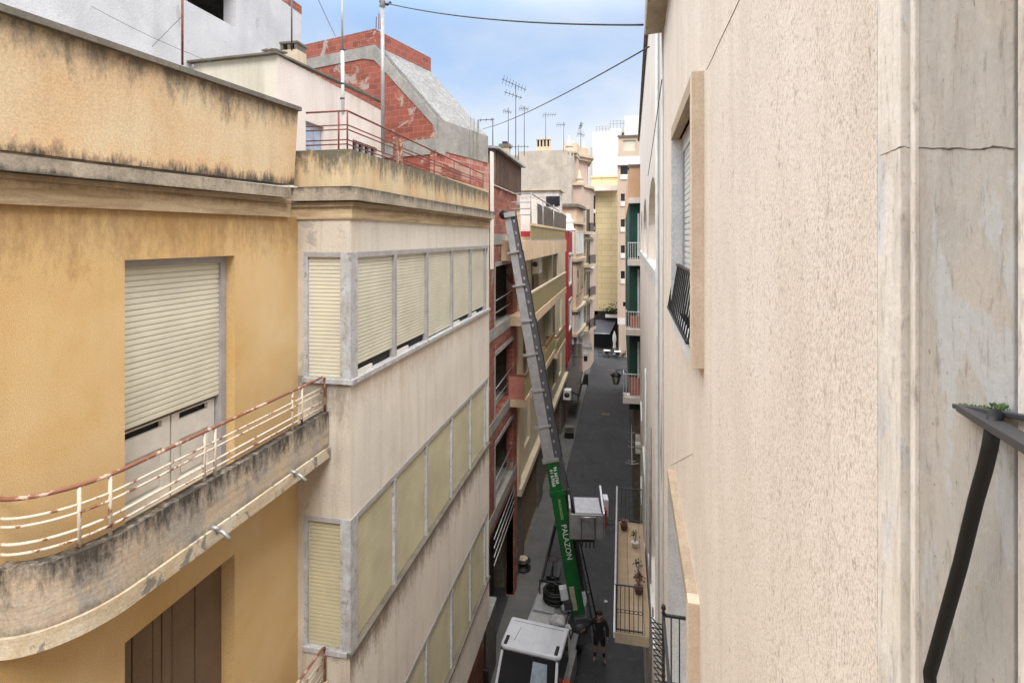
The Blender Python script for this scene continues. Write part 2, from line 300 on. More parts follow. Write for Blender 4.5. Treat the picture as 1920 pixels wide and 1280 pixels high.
M['tile'] = brickm('beige_floor_tiles', srgb(168, 150, 125), srgb(158, 138, 114), srgb(120, 105, 90), (1, 0), row=0.33, wid=0.33)
M['terracotta'] = plain('terracotta_pot', srgb(112, 76, 60), 0.8)
M['leaf'] = plain('leaf_green', (0.035, 0.07, 0.02), 0.7, var=0.4, sc=30)
M['leafred'] = plain('reddish_leaves', (0.16, 0.05, 0.035), 0.7, var=0.4, sc=30)
M['moss'] = plain('moss_green', (0.09, 0.16, 0.04), 0.9, var=0.4, sc=90)
M['awning'] = plain('dark_slate_awning_cloth', (0.045, 0.045, 0.055), 0.8, var=0.1, sc=1)
M['signwhite'] = plain('white_sign_face', (0.6, 0.6, 0.58), 0.5, var=0.05)
M['salmon'] = plain('salmon_screen', srgb(185, 120, 105), 0.7, var=0.12, sc=3)
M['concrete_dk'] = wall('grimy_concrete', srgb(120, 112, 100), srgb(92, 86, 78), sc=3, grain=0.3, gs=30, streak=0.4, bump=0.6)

# ------------------------------------------------------------------ mesh helpers
COL = S.collection
def wloc(o):
    v = Vector((0, 0, 0))
    while o is not None: v = v + Vector(o.location); o = o.parent
    return v
class Fr:                                            # a vertical working plane: u along it, z up, d outwards
    def __init__(s, ox, oy, dx, dy, nx, ny): s.a = (ox, oy, dx, dy, nx, ny)
    def __call__(s, u, z, d=0.0):
        ox, oy, dx, dy, nx, ny = s.a
        return (ox+dx*u+nx*d, oy+dy*u+ny*d, z)
def FX(X, n=1): return Fr(X, 0, 0, 1, n, 0)          # plane x = X, u = y, facing +x (n=1) or -x
def FY(Y): return Fr(0, Y, 1, 0, 0, -1)              # plane y = Y facing the camera, u = x
class MB:
    def __init__(s): s.v = []; s.f = []; s.sm = []
    def add(s, vs, fs, smooth=False):
        k = len(s.v); s.v += [tuple(v) for v in vs]; s.f += [tuple(i+k for i in f) for f in fs]; s.sm += [smooth]*len(fs); return s
    def hexa(s, p):                                  # 8 points: bottom 4, top 4
        return s.add(p, [(0, 3, 2, 1), (4, 5, 6, 7), (0, 1, 5, 4), (1, 2, 6, 5), (2, 3, 7, 6), (3, 0, 4, 7)])
    def box(s, x0, x1, y0, y1, z0, z1):
        return s.hexa([(x0, y0, z0), (x1, y0, z0), (x1, y1, z0), (x0, y1, z0), (x0, y0, z1), (x1, y0, z1), (x1, y1, z1), (x0, y1, z1)])
    def fbox(s, F, u0, u1, z0, z1, d0, d1):
        return s.hexa([F(u0, z0, d0), F(u1, z0, d0), F(u1, z0, d1), F(u0, z0, d1), F(u0, z1, d0), F(u1, z1, d0), F(u1, z1, d1), F(u0, z1, d1)])
    def slab(s, F, pts, d0, d1):                     # polygon (u,z) extruded between d0 and d1
        n = len(pts); v = [F(u, z, d0) for u, z in pts]+[F(u, z, d1) for u, z in pts]
        return s.add(v, [tuple(range(n)), tuple(range(2*n-1, n-1, -1))]+[(i, (i+1) % n, n+(i+1) % n, n+i) for i in range(n)])
    def prism(s, pts, z0, z1):                       # polygon (x,y) extruded in z
        n = len(pts); v = [(x, y, z0) for x, y in pts]+[(x, y, z1) for x, y in pts]
        return s.add(v, [tuple(range(n-1, -1, -1)), tuple(range(n, 2*n))]+[(i, (i+1) % n, n+(i+1) % n, n+i) for i in range(n)])
    def profile(s, F, prof, u0, u1):                 # profile (d,z) swept along u, closed
        n = len(prof); v = [F(u0, z, d) for d, z in prof]+[F(u1, z, d) for d, z in prof]
        return s.add(v, [tuple(range(n)), tuple(range(2*n-1, n-1, -1))]+[(i, (i+1) % n, n+(i+1) % n, n+i) for i in range(n)])
    def panel(s, F, u0, u1, z0, z1, th, holes=()):
        us = sorted({u0, u1, *[max(u0, min(u1, q)) for h in holes for q in h[:2]]}); zs = sorted({z0, z1, *[max(z0, min(z1, q)) for h in holes for q in h[2:]]})
        def solid(i, j):
            if i < 0 or j < 0 or i >= len(us)-1 or j >= len(zs)-1: return False
            a = (us[i]+us[i+1])/2; b = (zs[j]+zs[j+1])/2
            return not any(h[0] < a < h[1] and h[2] < b < h[3] for h in holes)
        for i in range(len(us)-1):
            for j in range(len(zs)-1):
                if not solid(i, j): continue
                a, b, c, d = us[i], us[i+1], zs[j], zs[j+1]
                s.add([F(a, c, 0), F(b, c, 0), F(b, d, 0), F(a, d, 0)], [(0, 1, 2, 3)])
                s.add([F(a, c, -th), F(b, c, -th), F(b, d, -th), F(a, d, -th)], [(3, 2, 1, 0)])
                for (ii, jj, q) in ((i-1, j, (a, c, a, d)), (i+1, j, (b, c, b, d)), (i, j-1, (a, c, b, c)), (i, j+1, (a, d, b, d))):
                    if not solid(ii, jj): s.add([F(q[0], q[1], 0), F(q[2], q[3], 0), F(q[2], q[3], -th), F(q[0], q[1], -th)], [(0, 1, 2, 3)])
        return s
    def tube(s, pts, r, n=8, cap=True):
        pts = [Vector(p) for p in pts]; k = len(pts); rr = r if isinstance(r, (list, tuple)) else [r]*k
        vs = []; prev = None
        for i, p in enumerate(pts):
            t = (pts[min(i+1, k-1)]-pts[max(i-1, 0)]).normalized()
            if prev is None: a = Vector((0, 0, 1)) if abs(t.z) < 0.9 else Vector((1, 0, 0)); x = t.cross(a).normalized()
            else: x = (prev-t*prev.dot(t)).normalized()
            prev = x; y = t.cross(x)
            for j in range(n): an = 2*math.pi*j/n; vs.append(p+(x*math.cos(an)+y*math.sin(an))*rr[i])
        fs = [(i*n+j, i*n+(j+1) % n, (i+1)*n+(j+1) % n, (i+1)*n+j) for i in range(k-1) for j in range(n)]
        if cap: fs += [tuple(range(n-1, -1, -1)), tuple((k-1)*n+j for j in range(n))]
        return s.add(vs, fs, n > 5)
    def lathe(s, c, prof, n=14, ax='z'):             # profile (r, h)
        vs = []
        for r, h in prof:
            for j in range(n):
                a = 2*math.pi*j/n; q = (r*math.cos(a), r*math.sin(a), h)
                if ax == 'x': q = (h, q[0], q[1])
                if ax == 'y': q = (q[0], h, q[1])
                vs.append((c[0]+q[0], c[1]+q[1], c[2]+q[2]))
        k = len(prof); fs = [(i*n+j, i*n+(j+1) % n, (i+1)*n+(j+1) % n, (i+1)*n+j) for i in range(k-1) for j in range(n)]
        fs += [tuple(range(n-1, -1, -1)), tuple((k-1)*n+j for j in range(n))]
        return s.add(vs, fs, True)
    def bar(s, a, b, w, h, up=(0, 0, 1)):            # rectangular bar a-b, width w across, height h along up
        a = Vector(a); b = Vector(b); t = (b-a).normalized(); u = Vector(up); x = t.cross(u).normalized()*w/2; y = x.cross(t).normalized()*h/2
        return s.hexa([a-x-y, a+x-y, b+x-y, b-x-y, a-x+y, a+x+y, b+x+y, b-x+y])
    def build(s, name, mat, parent=None, label=None, local=False, bevel=0.0, kind=None, cat=None, group=None):
        me = bpy.data.meshes.new(name); off = Vector((0, 0, 0)) if (local or parent is None) else wloc(parent)
        me.from_pydata([Vector(v)-off for v in s.v], [], s.f); me.update()
        me.polygons.foreach_set('use_smooth', s.sm)
        bm = bmesh.new(); bm.from_mesh(me)
        bmesh.ops.remove_doubles(bm, verts=bm.verts, dist=0.00005)
        bmesh.ops.recalc_face_normals(bm, faces=bm.faces)
        bm.to_mesh(me); bm.free()
        me.materials.append(mat); o = bpy.data.objects.new(name, me); COL.objects.link(o); o.parent = parent
        if bevel:
            b = o.modifiers.new('bevel', 'BEVEL'); b.width = bevel; b.segments = 2; b.limit_method = 'ANGLE'
        if label: o['label'] = label
        if kind: o['kind'] = kind
        if cat: o['category'] = cat
        if group: o['group'] = group
        return o
def thing(name, label, cat, loc=(0, 0, 0), rz=0.0, group=None):
    o = bpy.data.objects.new(name, None); COL.objects.link(o); o.location = loc; o.rotation_euler = (0, 0, rz)
    o.empty_display_size = 0.2; o['label'] = label; o['category'] = cat
    if group: o['group'] = group
    return o
def textmesh(name, s, size, mtx, mat, parent, local=False, ext=0.003, align='CENTER'):
    c = bpy.data.curves.new(name, 'FONT'); c.body = s; c.size = size; c.extrude = ext; c.align_x = align; c.align_y = 'CENTER'; c.resolution_u = 3
    t = bpy.data.objects.new('tmp', c); COL.objects.link(t)
    me = bpy.data.meshes.new_from_object(t); bpy.data.objects.remove(t)
    off = Vector((0, 0, 0)) if local else wloc(parent)
    me.transform(Matrix.Translation(-off) @ mtx); me.materials.clear(); me.materials.append(mat)
    o = bpy.data.objects.new(name, me); COL.objects.link(o); o.parent = parent; return o
def shutter(F, u0, u1, z0, z1, d, pitch, name, mat, parent, groove=0.0065, depth=0.012, label=None):
    m = MB(); prof = []; z = z0
    while z < z1-0.004:
        t = min(z+pitch, z1)
        prof += [(d-depth, z), (d-depth, z+groove), (d, z+groove+0.001), (d+0.001, (z+t)/2+0.004), (d, t-0.001)]
        z += pitch
    prof.append((d-depth, z1))
    v = [F(u0, z_, q) for q, z_ in prof]+[F(u1, z_, q) for q, z_ in prof]; n = len(prof)
    m.add(v, [(i, i+1, n+i+1, n+i) for i in range(n-1)])
    return m.build(name, mat, parent, label=label)

# ================================================================== SETTING
g = MB().box(-150, 150, -60, 220, -0.3, 0.0).build('ground', M['asphalt'], kind='structure')
rd = MB().box(-4.4, 1.6, -20, 66, -0.05, 0.004); rd.build('road', M['asphalt'], kind='structure')
MB().box(-4.45, -3.35, -10, 64, 0.0, 0.09).build('pavement', M['paving'], kind='structure')

XW = -4.0; XB = -3.28
# ================================================================== LEFT OCHRE BUILDING
LB = thing('ochre_building', 'ochre rendered building with a closed shuttered bay and curved balconies, nearest on the left side', 'building', (-4, 6, 0))
F = FX(XW)
ya, yb = yX(234, XW), yX(440, XW)
DT, DB = EYE-0.175, EYE-2.45
YB0, YB1 = 6.05, 13.12
MB().panel(F, -22, YB0+0.2, 0, 14.78, 0.35, [(ya, yb, DB, DT), (ya, yb, DB-3.34, DT-3.145), (ya, yb, DB-6.8, DT-6.5)]).build('wall', M['ochre'], LB)
MB().panel(F, YB0+0.2, YB1, 0, 14.78, 0.35).build('wall', M['ochre'], LB)
MB().box(-12, XW-0.35, -22, YB1, 14.4, 14.75).build('roof', M['conc'], LB)
MB().box(-12, XW-0.1, YB1-0.3, YB1-0.02, 0, 14.78).build('wall', M['brick_f'], LB)
MB().box(-12, XW-0.36, -22, -21.7, 0, 14.3).build('wall', M['ochre'], LB)
# parapet over the ochre wall, corners read from the photo
def wp(px, py, X): p = atX(px, py, X); return (p.y, p.z)
pL = [wp(-150, 262, XW+.02), wp(551, 347, XW+.02), wp(559, 209, XW+.02), wp(-150, -27, XW+.02)]
MB().slab(FX(XW+.02), pL, -0.22, 0).build('parapet', M['parapet'], LB)
a0, a1 = wp(-150, -27, XW+.05), wp(562, 209, XW+.05)
MB().slab(FX(XW+.05), [a0, a1, (a1[0], a1[1]+0.05), (a0[0], a0[1]+0.05)], -0.3, 0.03).build('coping', M['concrete_dk'], LB)
# cornice in two steps
def strip(X, p4, depth, name, mat):                  # p4: top-left, top-right, bottom-right, bottom-left pixels
    MB().slab(FX(X), [wp(*q, X) for q in p4], -depth, 0).build(name, mat, LB)
strip(XW+.17, [(-150, 268), (546, 352), (546, 371), (-150, 304)], 0.25, 'cornice', M['cornice'])
strip(XW+.10, [(-150, 308), (546, 373), (546, 382), (-150, 319)], 0.2, 'cornice', M['frieze'])
strip(XW+.05, [(-150, 320), (545, 383), (545, 407), (-150, 375)], 0.1, 'frieze', M['frieze'])
# the same over the bay
XP = -3.30
def corner_ring(x, y, z0a, z1a, z0b, z1b, th, name, mat, xin=XW-0.1):  # L-shaped band: short face at y, long face at x; heights at the near corner and at the far end
    m = MB()
    n = FX(x); m.slab(n, [(y, z0a), (YB1, z0b), (YB1, z1b), (y, z1a)], -th, 0)
    m.build(name, mat, LB)
    MB().slab(FY(y), [(xin, z0a), (x-0.0005, z0a), (x-0.0005, z1a), (xin, z1a)], -th, 0.0005).build(name, mat, LB)
h = lambda px, py, X: atX(px, py, X).z
corner_ring(XP, 6.10, h(654, 348, XP), h(654, 278, XP), h(917, 395, XP), h(917, 357, XP), 0.2, 'parapet', M['parapet_bay'])
corner_ring(XP+.17, 5.95, h(671, 375, XP+.17), h(671, 350, XP+.17), h(930, 411, XP+.17), h(930, 398, XP+.17), 0.5, 'cornice', M['cornice'])
corner_ring(XP+.09, 6.0, h(657, 386, XP+.09), h(657, 377, XP+.09), h(922, 413, XP+.09), h(922, 409, XP+.09), 0.4, 'cornice', M['frieze'])
corner_ring(XP+.05, 6.03, h(657, 410, XP+.05), h(657, 386, XP+.05), h(922, 427, XP+.05), h(922, 413, XP+.05), 0.4, 'frieze', M['frieze'])
MB().box(XW-.3, XP-.2, 6.3, YB1, 14.6, 15.0).build('roof', M['conc'], LB)
# bay walls
def hz(v): return EYE-v
bands = [(hz(.165), hz(-.27)), (hz(3.47), hz(1.76)), (hz(6.85), hz(5.12)), (hz(9.62), hz(8.50))]
XS0, XS1 = xY(567, YB0), xY(648, YB0)
for i, (z0, z1) in enumerate(bands):
    MB().panel(FX(XB), YB0+.0005, YB1, z0, z1, 0.15).build('bay_wall', M['baywall'], LB)
    MB().panel(FY(YB0), XW, XB-.0005, z0, z1, 0.15).build('bay_wall', M['bayside'], LB)
    MB().box(XW+.01, XB-.16, YB0+.16, YB1-.01, z0+.01, z0+.2).build('slab', M['conc'], LB)
MB().box(XW+.002, XB-.005, YB0+.02, YB1-.02, hz(9.60), hz(9.55)).build('soffit', M['conc'], LB)
for (zt, zb) in ((hz(.165), hz(1.76)), (hz(3.47), hz(5.12)), (hz(6.85), hz(8.50))):
    MB().box(XW, xY(570, YB0), YB0+.001, YB0+.25, zb, zt).build('bay_pier', M['bayside'], LB)
    MB().box(XW, XB-.006, YB1-.12, YB1, zb, zt).build('bay_pier', M['baywall'], LB)
    # frame: corner post, mullions, head, sill
    fr = MB(); FB = FX(XB); top = 0.07
    fr.box(xY(639, YB0), XB+.012, YB0-.012, YB0+.09, zb, zt)
    fr.box(XB-.1, XB+.012, YB0+.0905, YB0+.17, zb, zt)
    fr.build('corner_post', M['frame_alu'], LB)
    xs = [741, 801, 848, 883, 910]; ys = [yX(q, XB) for q in xs]
    MB().fbox(FB, YB0+.171, YB1-.12, zt-top, zt, -.1, .006).build('window_head', M['frame_grey'], LB)
    MB().fbox(FB, YB0-.03, YB1-.05, zb-.035, zb+.02, -.1, .045).build('window_sill', M['concrete_dk'] if zb < 12 else M['frame_alu'], LB)
    MB().fbox(FY(YB0), xY(570, YB0), XB-.03, zb-.03, zb+.025, -.1, .04).build('window_sill', M['frame_alu'], LB)
    MB().fbox(FY(YB0), xY(570, YB0), xY(639, YB0), zt-.06, zt, -.1, .006).build('window_head', M['frame_grey'], LB)
    MB().fbox(FY(YB0), xY(570, YB0), xY(577, YB0), zb+.025, zt-.06, -.1, .008).build('jamb', M['frame_alu'], LB)
    low = zb < 12
    mat = M['slat_old'] if low else M['slat']
    for i, y in enumerate(ys):
        MB().fbox(FB, y-.036, y+.036, zb+.02, zt-top, -.09, .010).build('mullion', M['frame_alu'] if low else M['frame_grey'], LB)
        y0 = (YB0+.17) if i == 0 else ys[i-1]+.036
        gap = 0.0 if low else [0.13, 0.12, 0.02, 0.09, 0.09][i]
        shutter(FB, y0, y-.036, zb+.02+gap, zt-top, -.035, .048, 'roller_shutter', mat, LB, groove=.0065, depth=.004 if low else .012, label='roller shutter not quite down, dark gap under it' if gap > .05 else None)
        if gap > .05:
            MB().fbox(FB, y0, y-.045, zb+.02, zb+.2, -.09, -.07).build('pane', M['dark'], LB)
            MB().fbox(FB, y0, y0+(y-y0)*.42, zb+.02, zb+.075, -.06, -.03).build('sash', M['doorpaint'], LB)
    shutter(FY(YB0), xY(577, YB0), xY(639, YB0), zb+.025, zt-.06, -.03, .048, 'roller_shutter', mat, LB, groove=.0065)
# ground floor shop front under the bay
MB().panel(FX(XW-.3), YB0-.3, YB1-.3, 0.1, 4.8, .1).build('shop_shutter', M['darkgreymetal'], LB)
# door with shutter and the brown lower door
yc = (ya+yb)/2
def fdoor():
    Fd = FX(XW-.13)
    MB().fbox(Fd, ya, yb, DT-.07, DT-.001, -.1, .03).build('door_head', M['frame_grey'], LB)
    MB().fbox(Fd, yb-.075, yb-.001, DB+.02, DT-.07, -.1, .03).build('door_jamb', M['frame_grey'], LB)
    zs = EYE-1.63
    shutter(Fd, ya, yb-.075, zs, DT-.07, 0, .0505, 'roller_shutter', M['slat'], LB, groove=.008)
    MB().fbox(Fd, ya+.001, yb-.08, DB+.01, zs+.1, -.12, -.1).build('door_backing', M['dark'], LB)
    for (a, b) in ((ya+.001, yc-.01), (yc+.01, yb-.085)):
        lf = MB(); lf.panel(FX(XW-.13-.045), a, b, DB+.02, zs-.03, .04, [(a+.09, b-.09, DB+.15, zs-.30), (a+.09, b-.09, zs-.11, zs-.045)])
        o = lf.build('door_leaf', M['doorpaint'], LB)
        MB().fbox(Fd, a+.09, b-.09, DB+.15, zs-.30, -.075, -.062).build('door_panel', M['doorpaint'], o)
        MB().fbox(Fd, a+.12, b-.12, DB+.18, zs-.33, -.0615, -.052).build('door_panel', M['doorpaint'], o)
fdoor()
Fd = FX(XW-.16); b0, b1 = DB-3.34, DT-3.145
w = (yb-ya)/6.0
for i, k in enumerate((0, 1.0, 2.0, 2.45, 3.0, 4.3)):
    k2 = (1.0, 2.0, 2.45, 3.0, 4.3, 6.0)[i]
    MB().fbox(Fd, ya+w*k+.006, ya+w*k2-.006, b0, b1-.004, -.04, 0.004*(i % 2)).build('shutter_leaf', M['brownpanel'], LB, bevel=.004)
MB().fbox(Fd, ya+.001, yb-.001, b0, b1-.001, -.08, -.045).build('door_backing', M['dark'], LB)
Fd = FX(XW-.16)
# balconies
def balcony(dz, full=True):
    z_top, z_bot = EYE-2.14+dz, EYE-2.70+dz
    a, b, yc0 = .44, .62, 3.32                      # curved near end
    path = [(XW+.005, yc0-b)]
    for i in range(1, 15):
        t = math.pi/2*i/14; path.append((XW+a*math.sin(t), yc0-b*math.cos(t)))
    path.append((XW+a, YB0-.02))
    def off(pth, d):
        out = []
        for i, (x, y) in enumerate(pth):
            p0 = pth[max(i-1, 0)]; p1 = pth[min(i+1, len(pth)-1)]
            tx, ty = p1[0]-p0[0], p1[1]-p0[1]; L = math.hypot(tx, ty); out.append((x-ty/L*d, y+tx/L*d))
        return out
    inner = off(path, .10)
    def wallring(outer, innr, z0, z1):
        m = MB(); n = len(outer)
        vs = [(*q, z0) for q in outer]+[(*q, z1) for q in outer]+[(*q, z0) for q in innr]+[(*q, z1) for q in innr]
        fs = []
        for i in range(n-1):
            fs += [(i, i+1, n+i+1, n+i), (2*n+i, 3*n+i, 3*n+i+1, 2*n+i+1), (n+i, n+i+1, 3*n+i+1, 3*n+i), (i, 2*n+i, 2*n+i+1, i+1)]
        fs += [(0, n, 3*n, 2*n), (n-1, 2*n+n-1, 3*n+n-1, n+n-1)]
        m.add(vs, fs, False); return m
    bal = wallring(path, inner, z_bot+.13, z_top).build('balcony', M['balc'], LB)
    out2 = off(path, -.025)
    wallring(out2, inner, z_bot, z_bot+.13).build('moulding', M['balcedge'], bal)
    fl = MB(); fl.prism([(XW+.001, yc0-b+.1)]+[q for q in off(path, .09)[1:]]+[(XW+.001, YB0-.02)], z_bot+.02, z_bot+.28)
    fl.build('floor', M['floor'], bal)
    # railing: posts in pairs, five bars
    rp = off(path, .045)
    rp = [(XW+.02, yc0-b+.05)]+rp[1:]
    rl = MB()
    for hh, r in ((1.70, .016), (1.83, .010), (1.885, .010), (2.0, .011), (2.065, .010)):
        pts = [(x, y, EYE-hh+dz) for x, y in rp[:-1]]
        xe, ye = rp[-1]
        for k in range(1, 9): pts.append((xe, rp[-2][1]+(ye-.06-rp[-2][1])*k/8, EYE-hh+dz))
        if r == .016: pts += [(xe, ye-.02, EYE-hh+dz-.02), (xe, ye-.01, EYE-hh+dz-.08), (xe, ye-.01, z_top)]
        rl = MB().tube(pts, r, 8).build('rail', M['rail_rust'] if r == .016 else M['rail_white'], bal, label='rust-red top rail with peeling white paint' if r == .016 else None)
    for px_ in (88, 126, 383, 403, 548, 566):
        y = yX(px_, XW+a-.045)
        x = XW+a-.045
        if y < yc0:
            t = math.acos(min(1, (yc0-y)/(b-.04))); x = XW+(a-.045)*math.sin(t)
        if px_ == 88: x = rp[9][0]; y = rp[9][1]
        if px_ == 126: x = rp[12][0]; y = rp[12][1]
        MB().tube([(x, y, z_top-.005), (x, y, EYE-1.70+dz)], .013, 8).build('post', M['rail_white'], bal)
    for y in (4.12, 5.28):
        m = MB(); z = z_bot+.10
        m.tube([(XW+a+.01, y, z+.03), (XW+a+.10, y, z-.0), (XW+a+.17, y, z-.05)], .017, 8); m.tube([(XW+a+.0, y-.03, z+.05), (XW+a+.06, y, z+.03), (XW+a+.02, y+.02, z-.02)], .02, 6)
        m.build('drain_spout', M['galv'], bal)
balcony(0); balcony(-3.34)
# roof terrace railing on the parapet of the bay
tr = [(XW+.02, 6.2), (XP-.1, 6.2), (XP-.1, YB1-.1)]
ztop = lambda y, p: atX(654 + (917-654)*0, p, XP-.1).z
rz0 = h(654, 209, XP-.1); rz1 = h(654, 278, XP-.1)
rw = []
for fr_ in (1.0, .62, .5, .22, .10):
    z = rz1+(rz0-rz1)*fr_
    MB().tube([(x, y, z) for x, y in tr], .013 if fr_ == 1 else .009, 6).build('terrace_rail', M['rust'], LB)
for y in (6.2, 7.7, 7.85, 9.4, 10.6, 11.8, YB1-.15):
    MB().tube([(XP-.1, y, 15.5), (XP-.1, y, rz0)], .011, 6).build('terrace_post', M['rust'], LB)
for x in (XP-.22,): MB().tube([(x, 6.2, 15.5), (x, 6.2, rz0)], .011, 6).build('terrace_post', M['rust'], LB)
for y in (7.7, 7.85): MB().box(XP-.14, XP-.07, y-.035, y+.035, 15.6, rz0-.06).build('terrace_post', M['rail_rust'], LB)
# set-back pinkish roof house
XR = -6.0
y0, y1 = yX(520, XR), yX(715, XR); zt0 = h(520, 103, XR); zt1 = h(715, 191, XR)
ph = MB(); wy0, wy1 = yX(573, XR), yX(607, XR); wz1, wz0 = h(573, 226, XR), h(573, 285, XR)
ph.panel(FX(XR), y0, y1, 14.75, min(zt0, zt1), .2, [(wy0, wy1, wz0, wz1), (yX(661, XR), yX(707, XR), 15.0, h(680, 268, XR))])
pho = ph.build('rooftop_house', M['pinkwall'], LB)
if zt1 < zt0-0.01: MB().slab(FX(XR), [(y0, zt1), (y1, zt1), (y0, zt0)], -.2, 0).build('gable', M['pinkwall'], pho)
MB().fbox(FX(XR), wy0+.002, wy1-.002, wz0, wz1, -.1, -.06).build('window', M['frame_grey'], pho)
for k in (.08, .55): MB().fbox(FX(XR), wy0+(wy1-wy0)*k, wy0+(wy1-wy0)*(k+.38), wz0+.08, wz1-.1, -.06, -.05).build('pane', plain('bluish_pane', (.3, .36, .45), .2), pho)
MB().fbox(FX(XR), yX(661, XR)+.002, yX(707, XR)-.002, 15.0, h(680, 268, XR), -.14, -.1).build('window', M['glass_dark'], pho)
for k in range(1, 4):
    yy = yX(661, XR)+(yX(707, XR)-yX(661, XR))*k/4; MB().fbox(FX(XR), yy-.05, yy+.05, 15.0, h(680, 268, XR)-.002, -.1, -.04).build('mullion', M['frame_grey'], pho)
sx0 = atY(363, 120, y0); sx1 = atY(520, 103, y0)
MB().slab(FY(y0-.001), [(sx0.x, 14.75), (XR-.0005, 14.75), (XR-.0005, sx1.z), (sx0.x, sx0.z)], -.2, 0).build('wall', wall('cream_side_render', srgb(204, 198, 182), srgb(190, 184, 168), streak=.5, ss=3, stains=[(17.95, 17.6, (.2, .18, .14), .5)]), pho)
MB().bar((sx0.x-.1, y0-.03, sx0.z+.02), (XR+.03, y0-.03, sx1.z+.02), .12, .035).build('coping', M['concrete_dk'], pho)
MB().bar((XR-.03, y0-.1, zt0+.02), (XR-.03, y1+.05, zt1+.02), .14, .035).build('coping', M['concrete_dk'], pho)
MB().box(-9, XR-.2, y0+.2, y1, 17.0, 17.1).build('roof', M['conc'], pho)
# small chimney vents on the roof corner
yk = yX(549, -6.4); c0 = atY(549, 104, yk)
m = MB(); m.box(c0.x-.2, c0.x+.16, yk-.1, yk+.22, 17.0, c0.z+.08); m.build('chimney_base', M['stonecream'], LB)
for dx in (-.18, -.02, .13): MB().box(c0.x+dx-.03, c0.x+dx+.03, yk-.1, yk+.2, c0.z+.08, c0.z+.2).build('chimney_brick', M['concrete_dk'], LB)
MB().box(c0.x-.22, c0.x+.18, yk-.12, yk+.24, c0.z+.2, c0.z+.24).build('chimney_cap', M['concrete_dk'], LB)
c1 = atY(512, 97, y0+.2)
m = MB()
for k in range(5): m.bar((c1.x-.14+.06*k, y0+.1, c1.z-.0+.01*(k % 2)), (c1.x-.10+.06*k, y0+.4, c1.z+.03), .05, .03)
m.build('roof_tiles', M['concrete_dk'], LB)
# white peeled paint chip on the cornice joint
cp = atX(548, 351, XP+.17-.6)

# ================================================================== WHITE BUILDING BEHIND (upper left)
XV = -7.8
vb = thing('whitewashed_house', 'tall whitewashed house with a dark open loggia rising behind the ochre parapet', 'building', (XV-2, 8, 0))
ye = yX(565, XV); zt = h(545, 13, XV)
oy0, oy1 = yX(250, XV), yX(443, XV); oz0 = h(443, 53, XV)
MB().panel(FX(XV), 1.0, ye, 0, zt, .3, [(oy0, oy1, oz0, oz0+1.0)]).build('wall', M['whitewall'], vb)
MB().box(XV-6, XV-.3, ye-.3, ye-.01, 0, zt-.1).build('wall', M['whitewall'], vb)
MB().box(XV-6, XV-.3, 1, ye-.4, oz0+1.04, oz0+1.2).build('roof', M['conc'], vb)
MB().box(XV-.24, XV+.004, yX(541, XV), ye+.01, zt+.001, zt+.2).build('parapet_cap', M['brick_f'], vb)
MB().box(XV-3.2, XV-3.1, 1, ye-.4, oz0-1, oz0+1.03).build('loggia_back_wall', wall('tan_loggia_render', srgb(150, 125, 90), srgb(120, 100, 75)), vb)
MB().box(XV-3.1, XV-.31, 1, ye-.4, oz0-.4, oz0-.3).build('loggia_floor', M['conc'], vb)
for k in range(9):
    y = oy0+(oy1-oy0)*k/9.0; MB().box(XV-3, XV-.31, y, y+.09, oz0+.88, oz0+1.03).build('rafter', plain('old_timber', srgb(130, 95, 60), .8), vb)
MB().box(XV-2.2, XV-.8, oy1-.7, oy1-.4, oz0-.3, oz0+1.03).build('loggia_pier', M['stonecream'], vb)

# ================================================================== CONSTRUCTION BUILDING
CX = -4.3
cb = thing('unfinished_brick_building', 'half-built narrow building of red hollow brick and raw concrete with open floors behind the lift', 'building', (CX-1, 15, 0))
ang = R(15); dv = Vector((math.sin(ang), math.cos(ang), 0)); pv = Vector((-math.cos(ang), math.sin(ang), 0))
C0 = Vector((-4.6, 12.95, 0))
Fg = Fr(C0.x, C0.y, pv.x, pv.y, -dv.x, -dv.y)      # gable plane, u to the left
Fs = Fr(C0.x, C0.y, dv.x, dv.y, -pv.x, -pv.y)      # street side plane of the attic, u going away
zc, zd, zap, zpt = EYE+2.42, EYE+3.07, EYE+5.28, EYE+5.72
MB().slab(Fg, [(.02, zc), (.02, zd), (2.02, zap-.42), (2.35, zap-.3), (4.9, zap-.3), (4.9, 14.7), (.02, 14.7)], -.25, 0).build('gable_wall', M['brick_g'], cb)
MB().slab(Fg, [(0, zc+.15), (0, zd), (2.05, zap), (2.45, zap-.32), (2.05, zap-.42), (.12, zd-.15)], -.3, .02).build('gable_edge', M['conc'], cb)
MB().slab(Fg, [(2.05, zap), (4.9, zap), (4.9, zap-.32), (2.45, zap-.32)], -.3, .021).build('concrete_beam', M['conc'], cb)
MB().slab(Fg, [(-.05, zc-.25), (2.1, zc-.25), (2.1, zc+.15), (-.05, zc+.15)], -.3, .03).build('concrete_beam', M['conc'], cb)
MB().slab(Fg, [(2.05, zap), (2.05, zpt), (4.9, zpt), (4.9, zap)], -.2, 0).build('roof_parapet', M['brick_g'], cb)
q = lambda u, z, s_: tuple(C0+pv*u+dv*s_+Vector((0, 0, z)))
LQ = 2.62
MB().hexa([q(2.05, zap, .2), q(2.05, zap, LQ), q(2.25, zap, LQ), q(2.25, zap, .2), q(2.05, zpt, .2), q(2.05, zpt, LQ), q(2.25, zpt, LQ), q(2.25, zpt, .2)]).build('roof_parapet', M['brick_r'], cb)
